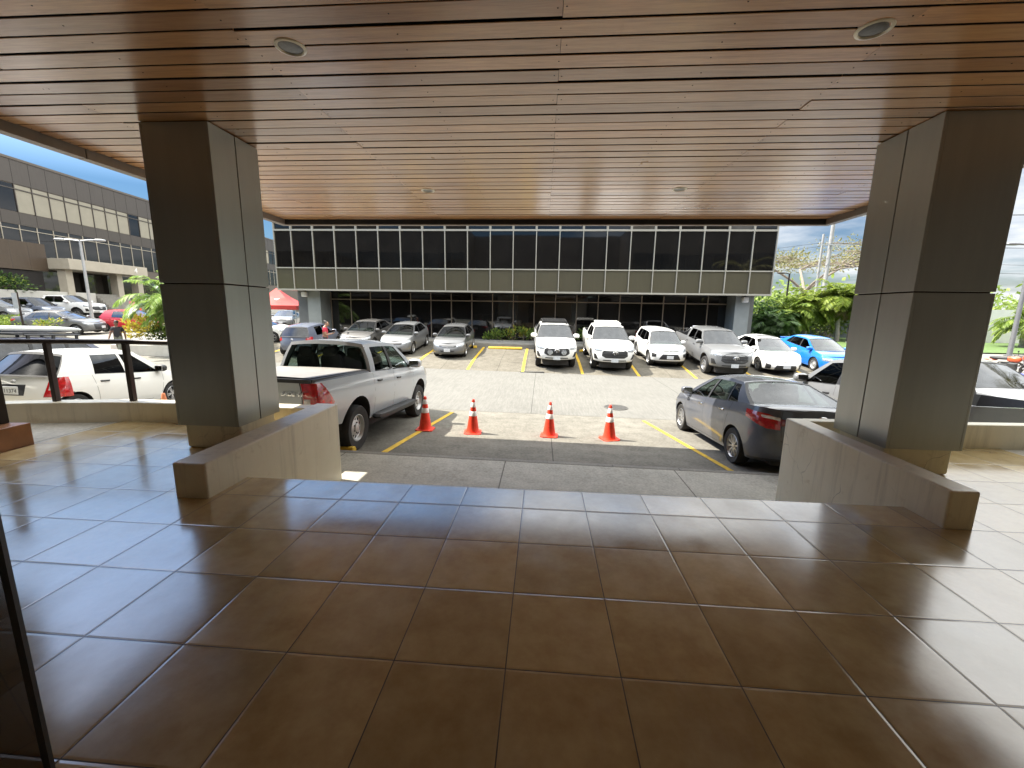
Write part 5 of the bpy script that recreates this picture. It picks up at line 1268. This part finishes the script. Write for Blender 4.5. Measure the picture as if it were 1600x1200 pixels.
Car('sedan', 'grey sedan with an oval chrome grille beside the empty bay', 'car', SEDAN, -4.64, 20.9, 181, PT['mgrey'], SG, 'glass_mid', gside='glass_grey', fplate=.44, cbar=(U((F_, 0, .585), (F_, .40, .60)), U((F_, 0, .60), (F_, .40, .612))), **{**KIA, 'lgrille': (U((F_, 0, .33), (F_, .40, .35)), U((F_, 0, .42), (F_, .46, .43)))})
Car('sedan', 'dusty charcoal sedan just right of the man in red', 'car', SEDAN, -9.95, 22.0, 180, PT['dgrey'], SG, 'glass_mid', gside='glass_dark')
Car('sedan', 'bright blue older sedan at the right end of the far row', 'car', SEDAN, 13.95, 20.6, 181, PT['blue'], SG, 'glass_mid', gside='glass_grey', W=1.69, xf=2.12, xr=-2.2, wb=2.6, pf=3.4, pr=3.4, Lf=.5, rim='steel', mirm=None, gbars=2,
    head=(U((F_, .55, .58), (F_, .97, .60)), U((F_, .55, .70), (F_, .97, .71))), extra=lambda s: (lambda mb: (mb.box(-2.1, -1.85, -.62, .62, 1.16, 1.19), mb.box(-2.0, -1.94, -.55, -.5, 1.03, 1.17), mb.box(-2.0, -1.94, .5, .55, 1.03, 1.17), mb.build('rear_wing', s.mat, s.root)))(MB()))
HB = dict(W=1.70, wb=2.57, xf=2.0, xr=-1.95, r=.31)
Car('hatchback', 'slate blue hatchback parked nose in left of the man in red', 'car', HATCH, -12.15, 19.75, 0, PT['dblue'], SG, 'glass_dark', W=1.72, rplate=.42, tail=(U((B_, .72, .80), (B_, .92, .72), (S_, -1.26, .80)), U((B_, .80, .95), (B_, .92, 1.0), (S_, -1.22, .965))),
    emb=(-1.735, .86, .07))
Car('sedan', 'white car whose front shows between the left pillar and the slate hatchback', 'car', SEDAN, -17.1, 22.1, -76, PT['pearl'], SG, 'glass_dark')
def hatch_x(s):
    mb = MB()
    for sd in (1, -1): s.patch(mb, [(3, .60), (s.uR(.30), .60)], [(3, .815), (s.uR(.30), .815)], sd, .003, 0, 6, 3)
    mb.build('plate_recess', MT['trim'], s.root, 35)
    p = s.pt(3, .86); s.emblem(p.x-.02, .875, .045)
Car('hatchback', 'small white hatchback with tall red tail lamps seen through the railing', 'car', HATCH, -10.45, 7.35, 4, PT['pearl'], SG, 'glass_dark', rplate=.70, ptext='11374', hm='trim', mirm='trim',
    tail2=(U((B_, .775, .70), (B_, .90, .70)), U((B_, .79, .80), (B_, .90, .80))), extra=hatch_x)
def kayak(s):
    roof_rack(MT['trim'], -.9, .35, .56, 3)(s)
    mb = MB(); mb.ell((-.3, .18, s.roofz(-.3)+.20), (1.25, .30, .09), 18, 10, 0, None, .8); mb.build('roof_board', MT['lboard'], s.root, 50)
MT['lboard'] = simple('pale_grey_board', (.45, .46, .44), .4, 0, .08, 3)
Car('suv', 'dark blue car with a board on its roof rack behind the white hatchback', 'car', SUV, -13.6, 8.9, -2, PT['indigo'], SG, 'glass_dark', extra=kayak)
Car('suv', 'white compact crossover with a black trapezoid grille between two pickups', 'car', SUV, 6.16, 20.55, 181, PT['white'], SG, 'glass_mid', gside='glass_dark', emb=(2.0, .80, .06))
Car('pickup_truck', 'silver cab showing beyond the roof of the navy sedan, left of the right pillar', 'pickup', PICKUP, 7.25, 7.5, 0, PT['lgrey'], g, 'glass_dark')
Car('sedan', 'white car roof showing at the right edge beyond the silver pickup nose', 'car', SEDAN, 12.75, 11.0, 0, PT['white'], SG, 'glass_dark')
# left lot
Car('sedan', 'dusty grey sedan at the tip of the planter island on the left', 'car', SEDAN, -30.5, 22.95, -76, PT['grey'], SG, 'glass_mid', gside='glass_grey', lgrille=(U((F_, 0, .30), (F_, .62, .32)), U((F_, 0, .62), (F_, .60, .60))))
Car('hatchback', 'red hatchback directly behind the grey sedan on the left', 'car', HATCH, -28.3, 25.5, -76, PT['red'], SG, 'glass_mid', gside='glass_mid')
Car('hatchback', 'second red car half hidden by the arching palm', 'car', HATCH, -26.8, 28.0, -76, PT['red'], SG, 'glass_mid')
Car('hatchback', 'silver hatchback at the left edge on the upper row', 'car', HATCH, -38.3, 25.4, -84, PT['lgrey'], SG, 'glass_mid', W=1.7)
Car('suv', 'dark grey utility vehicle on the upper left row between silver and white ones', 'car', SUV, -38.4, 27.4, -84, PT['dblue'], SG, 'glass_dark')
Car('sedan', 'pale car parked beyond the red tent', 'car', SEDAN, -23.5, 35.5, 200, PT['lgrey'], SG, 'glass_mid')
Car('sedan', 'blue grey car parked beyond the red tent, nearer the office block', 'car', SEDAN, -20.6, 35.8, 200, PT['dblue'], SG, 'glass_mid')

# ---------------------------------------------------------------- motorcycles
def motorcycle(x, y, hd, mat, label, lean=.12):
    e = empty('motorcycle', (x, y, gz(x, y)), (0, 0, radians(hd)), label, 'motorcycle', 'motorcycles parked in the lot'); Ln = Matrix.Rotation(lean, 4, 'Y')
    def B(mb, nm, m, sm_=45): mb.v = [tuple(Ln @ Vector(v)) for v in mb.v]; return mb.build(nm, m, e, sm_)
    for yy in (.66, -.62):
        mb = MB(); M = Matrix.Translation((0, yy, .30)) @ Matrix.Rotation(pi/2, 4, 'Y'); mb.lathe([(.22, -.04), (.285, -.045), (.30, 0), (.285, .045), (.22, .04), (.22, -.04)], 24, 0, M); mb.lathe([(.05, -.05), (.05, .05)], 10, 1, M)
        for k in range(6):
            a = k*pi/3; mb.tube([M @ Vector((.04*cos(a), .04*sin(a), 0)), M @ Vector((.225*cos(a), .225*sin(a), 0))], .012, 5, 1)
        B(mb, 'wheel', [MT['tyre'], MT['alloy']])
    mb = MB(); mb.tube([(.07, .66, .30), (.07, .50, .72), (.05, .42, .95)], .024, 8); mb.tube([(-.07, .66, .30), (-.07, .50, .72), (-.05, .42, .95)], .024, 8); B(mb, 'fork', MT['alloy'])
    mb = MB(); mb.tube([(-.36, .30, 1.03), (-.2, .40, 1.0), (0, .42, .97), (.2, .40, 1.0), (.36, .30, 1.03)], .016, 6)
    for s in (-1, 1): mb.tube([(s*.24, .38, 1.0), (s*.30, .40, 1.18)], .008, 5); mb.ell((s*.32, .40, 1.21), (.07, .012, .045), 10, 6)
    B(mb, 'handlebar', MT['trim'])
    mb = MB(); mb.ell((0, .18, .78), (.13, .26, .13), 12, 8, 0, None, .8); B(mb, 'fuel_tank', mat)
    mb = MB(); mb.ell((0, .55, .86), (.12, .12, .14), 12, 8); B(mb, 'cowl', mat)
    for q in ((0, -.60, .70, .10, .26, .05), (0, .70, .62, .07, .2, .03)):
        mb = MB(); mb.ell(q[:3], q[3:], 10, 6); B(mb, 'mudguard', mat)
    mb = MB(); mb.ell((0, -.28, .80), (.13, .38, .065), 12, 8, 0, None, .7); B(mb, 'seat', MT['trim'])
    mb = MB(); mb.box(-.13, .13, -.22, .26, .26, .58); mb.tube([(.14, .1, .3), (.17, -.3, .30), (.17, -.75, .42)], .04, 8, 1); mb.tube([(0, .42, .9), (0, .0, .62), (0, -.3, .6), (0, -.62, .31)], .03, 6); B(mb, 'engine', [MT['dark_alloy'], MT['alloy']])
    mb = MB(); mb.lathe([(.075, 0), (.07, .03), (0, .05)], 14, 0, Matrix.Translation((0, .66, .88)) @ Matrix.Rotation(-pi/2, 4, 'X')); B(mb, 'headlight', MT['lamp'])
MG = {k: simple('bike_'+k, c, .3, 0, .1, 6, coat=.6) for k, c in dict(blue=(.02, .03, .30), red=(.5, .03, .03), black=(.02, .02, .022), white=(.7, .7, .68), orange=(.7, .10, .03)).items()}
motorcycle(-9.35, 18.5, 160, MG['white'], 'motorcycle with white fairing in front of the man in red')
for i, (x, y, k, lab) in enumerate([(20.2, 16.2, 'blue', 'blue motorcycle nearest the right pillar'), (21.2, 16.3, 'red', 'red motorcycle second from the right pillar'), (22.2, 16.7, 'black', 'black motorcycle third from the right pillar'), (23.2, 16.9, 'white', 'white motorcycle at the right edge of the row'),
                                    (21.9, 19.3, 'orange', 'motorcycle with orange fairing in the row behind'), (23.2, 19.4, 'black', 'black motorcycle in the row behind the white one'), (24.5, 19.5, 'black', 'black motorcycle last in the row behind')]):
    motorcycle(x, y, 195+7*(i % 3), MG[k], lab)
for i, (x, y, k, lab) in enumerate([(-18.0, 31.5, 'white', 'white motorcycle below the red tent edge'), (-17.1, 31.6, 'black', 'black motorcycle below the red tent edge'), (-16.2, 31.9, 'white', 'white motorcycle nearest the office block corner')]):
    motorcycle(x, y, 190+9*i, MG[k], lab)

# ---------------------------------------------------------------- people
SKIN = simple('skin', (.30, .17, .11), .55, 0, .08, 8); SKIN2 = simple('dark_skin', (.17, .09, .06), .55, 0, .08, 8); HAIR = simple('black_hair', (.012, .010, .010), .6, 0, .2, 20)
def person(x, y, hd, label, J, shirt, pants, skin=SKIN, hair=None, z=None, scale=1.0, sleeve=True):
    """J: joint positions in local metres, x right, y forward. One skinned surface, cloth and skin by region."""
    z = gz(x, y) if z is None else z
    e = empty('person', (x, y, z), (0, 0, radians(hd)), label, 'person'); e.scale = (scale,)*3
    V, E, Rr, Mt = [], [], [], []
    def v(p, r, m): V.append(Vector(p)); Rr.append(r if isinstance(r, tuple) else (r, r)); Mt.append(m); return len(V)-1
    def chain(start, pts):
        a = start
        for p, r, m in pts:
            b = v(p, r, m)
            if a is not None: E.append((a, b))
            a = b
        return a
    pel = v(J['pelvis'], (.155, .115), 1); ch = chain(pel, [(J['waist'], (.15, .11), 0), (J['chest'], (.175, .125), 0), (J['neck0'], (.10, .085), 0)])
    nk = chain(ch, [(J['neck1'], .058, 2), (J['jaw'], (.066, .078), 2), (J['head'], (.080, .098), 2), (J['crown'], (.060, .075), 2)])
    chest = 2
    for s in ('L', 'R'):
        sl_m = 0 if sleeve else 2
        chain(chest, [(J['sh'+s], .068, 0), ((Vector(J['sh'+s])+Vector(J['el'+s]))*.5, .055, 0), (J['el'+s], .042, 2), ((Vector(J['el'+s])+Vector(J['wr'+s]))*.5, .040, 2), (J['wr'+s], .029, 2), (J['ha'+s], (.040, .022), 2)])
        chain(pel, [(J['hip'+s], .10, 1), ((Vector(J['hip'+s])+Vector(J['kn'+s]))*.5, .085, 1), (J['kn'+s], .062, 1), ((Vector(J['kn'+s])+Vector(J['an'+s]))*.5, .058, 1), (J['an'+s], .042, 1), (J['he'+s], .045, 3), (J['to'+s], .038, 3)])
    me = bpy.data.meshes.new('body'); me.from_pydata([tuple(p) for p in V], E, []); o = bpy.data.objects.new('body', me); COL.objects.link(o)
    mod = o.modifiers.new('skin', 'SKIN'); mod.use_smooth_shade = True
    for i, sv in enumerate(me.skin_vertices[0].data): sv.radius = Rr[i]; sv.use_root = (i == 0)
    ss = o.modifiers.new('sub', 'SUBSURF'); ss.levels = 2; ss.render_levels = 2
    dg = bpy.context.evaluated_depsgraph_get(); m2 = bpy.data.meshes.new_from_object(o.evaluated_get(dg)); bpy.data.objects.remove(o)
    bm = bmesh.new(); bm.from_mesh(m2)
    # five fingers per hand, nose, ears
    def finger(p0, d, l, r):
        q = Vector(p0); d = d.normalized(); side = d.cross(Vector((0, 0, 1))); side = side.normalized() if side.length > .05 else Vector((1, 0, 0)); curl = side.cross(d)
        pts = [q, q+d*l*.45, q+d*l*.8-curl*l*.12, q+d*l-curl*l*.30]; t = MB(); t.tube(pts, [r, r*.95, r*.85, r*.6], 6); vs = [bm.verts.new(a) for a in t.v]
        for f in t.f: bm.faces.new([vs[k] for k in f])
    for s, sg in (('L', -1), ('R', 1)):
        w, h = Vector(J['wr'+s]), Vector(J['ha'+s]); d = (h-w).normalized(); sd = d.cross(Vector((0, 0, 1))); sd = sd.normalized() if sd.length > .2 else Vector((0, 1, 0))
        for k, l in enumerate((.068, .078, .073, .058)): finger(h+sd*(.027-.018*k)+d*.012, d, l, .0085)
        finger(h-d*.03+sd*.035, d*.7+sd*.6, .055, .0095)
    hd_, jw = Vector(J['head']), Vector(J['jaw']); up_ = (Vector(J['crown'])-jw).normalized(); fwd = Vector(J.get('face', (0, 1, 0))).normalized(); rgt = fwd.cross(up_).normalized()
    def blob(c, r):
        t = MB(); t.ell(c, r, 8, 6); vs = [bm.verts.new(a) for a in t.v]
        for f in t.f: bm.faces.new([vs[k] for k in f])
    blob(hd_*.55+jw*.45+fwd*.098, (.014, .022, .022))
    for sg in (-1, 1): blob(hd_*.6+jw*.4+rgt*(.083*sg), (.012, .022, .032))
    bm.to_mesh(m2); bm.free()
    for a in (shirt, pants, skin, MT['trim']): m2.materials.append(a)
    segs = [(V[a], V[b], Mt[b] if Mt[a] != Mt[b] else Mt[a]) for a, b in E]
    for pl in m2.polygons:
        c = pl.center; best, bmx = 9, 2
        for i, (a, b, m) in enumerate(segs):
            ab = b-a; t = max(0, min(1, (c-a).dot(ab)/max(1e-9, ab.length_squared))); dd = (c-a-ab*t).length
            if dd < best: best, bmx = dd, m
        pl.material_index = bmx; pl.use_smooth = True
    b = bpy.data.objects.new('body', m2); COL.objects.link(b); b.parent = e
    # face: eyes and mouth
    mb = MB(); fc = hd_*.62+jw*.38
    for sg in (-1, 1): mb.ell(fc+fwd*.086+rgt*(.032*sg)+up_*.02, (.011, .008, .007), 8, 6)
    mb.ell(jw+fwd*.078+up_*.01, (.024, .006, .006), 8, 6, 1); mb.build('face_features', [HAIR, simple('lips', (.22, .09, .07), .5)], e, 50)
    if hair:
        mb = MB(); c = hd_+up_*.025-fwd*.012; Rm = Matrix((rgt, fwd, up_)).transposed()
        P = []
        for i in range(7):
            a = pi/2-i*(pi*.60)/6; row = []
            for j in range(17):
                t = 2*pi*j/16; k = 1 if (i < 4 or sin(t) < .35) else .90
                row.append(c + Rm @ Vector((.089*cos(a)*cos(t)*k, .108*cos(a)*sin(t)*k, .098*sin(a))))
            P.append(row)
        mb.grid(P); mb.build('hair', hair, e, 60)
    return e
def pose(lL=0, lR=0, aL=0, aR=0, bend=0, elb=.25):
    """simple walking or standing pose; leg and arm swings in radians"""
    J = dict(pelvis=(0, 0, .95), waist=(0, .01, 1.08), chest=(0, .01+bend*.3, 1.30), neck0=(0, bend*.45, 1.45), neck1=(0, .01+bend*.5, 1.51), jaw=(0, .035+bend*.55, 1.575), head=(0, .02+bend*.58, 1.645), crown=(0, .01+bend*.6, 1.70))
    for s, sg, l, a in (('L', -1, lL, aL), ('R', 1, lR, aR)):
        h = Vector((sg*.09, 0, .90)); k = h+Vector((sg*.01, sin(l)*.42+.02, -cos(l)*.42)); n = k+Vector((0, sin(l*.7-.08)*.42, -cos(l*.7-.08)*.40)); 
        J['hip'+s] = h; J['kn'+s] = k; J['an'+s] = n; J['he'+s] = n+Vector((0, -.02, -.05)); J['to'+s] = n+Vector((sg*.02, .15, -.06))
        sh = Vector((sg*.19, bend*.38, 1.40)); el = sh+Vector((sg*.05, sin(a)*.29, -cos(a)*.29)); w = el+Vector((-sg*.0, sin(a+elb)*.25, -cos(a+elb)*.25)); ha = w+(w-el).normalized()*.08
        J['sh'+s] = sh; J['el'+s] = el; J['wr'+s] = w; J['ha'+s] = ha
    return J
cloth = lambda n, c: simple(n, c, .85, 0, .12, 9, .2)
J = pose(.05, -.05)
for s, sg in (('L', -1), ('R', 1)):       # both hands hold a phone at chest height, head bowed
    J['sh'+s] = Vector((sg*.19, .02, 1.40)); J['el'+s] = Vector((sg*.23, .06, 1.12)); J['wr'+s] = Vector((sg*.08, .28, 1.16)); J['ha'+s] = Vector((sg*.045, .345, 1.19))
J.update(neck1=(0, .045, 1.51), jaw=(0, .12, 1.555), head=(0, .095, 1.635), crown=(0, .075, 1.69), face=(0, .85, -.5))
pr = person(-10.45, 18.0, -72, 'man in a red polo shirt standing and looking at a phone', J, cloth('red_polo', (.50, .03, .06)), cloth('dark_trousers', (.03, .03, .035)), SKIN, simple('cropped_grey_hair', (.10, .085, .075), .8, 0, .2, 30), scale=1.07)
mb = MB(); mb.obox(Matrix.Translation((0, .37, 1.23)) @ Matrix.Rotation(-.9, 4, 'X'), .075, .009, .15); ph = mb.build('phone', MT['trim'], None, label='dark phone held by the man in the red polo shirt', cat='phone'); ph.matrix_world = Matrix.Translation((-10.45, 18.0, gz(-10.45, 18.0))) @ Matrix.Rotation(radians(-72), 4, 'Z') @ Matrix.Scale(1.07, 4)
person(-20.15, 16.9, 200, 'man in a black polo shirt walking behind the railing', pose(.35, -.3, -.3, .35), cloth('black_polo', (.02, .02, .023)), cloth('grey_green_trousers', (.16, .17, .14)), SKIN2, HAIR)
person(-39.0, 35.9, 60, 'person in a bright pink top walking up towards the porch steps', pose(.3, -.3, -.2, .25, .08), cloth('pink_top', (.60, .04, .17)), cloth('black_trousers', (.02, .02, .02)), SKIN2, HAIR)
person(-38.3, 36.6, 80, 'person in black bending forward beside the one in pink', pose(.15, -.1, .5, .6, .45), cloth('black_top', (.025, .022, .025)), cloth('charcoal_trousers', (.03, .03, .03)), SKIN2, HAIR)
person(-37.8, 38.0, 230, 'person in dark clothes with a bag right of the one in pink', pose(.1, -.2, .2, .1), cloth('dark_plum_top', (.06, .02, .035)), cloth('dark_trousers_b', (.025, .025, .03)), SKIN2, HAIR)
person(-40.8, 28.3, 120, 'person standing behind the dark vehicle with only the head showing', pose(0, 0), cloth('navy_top', (.02, .025, .05)), cloth('trousers_c', (.03, .03, .03)), SKIN2, HAIR)
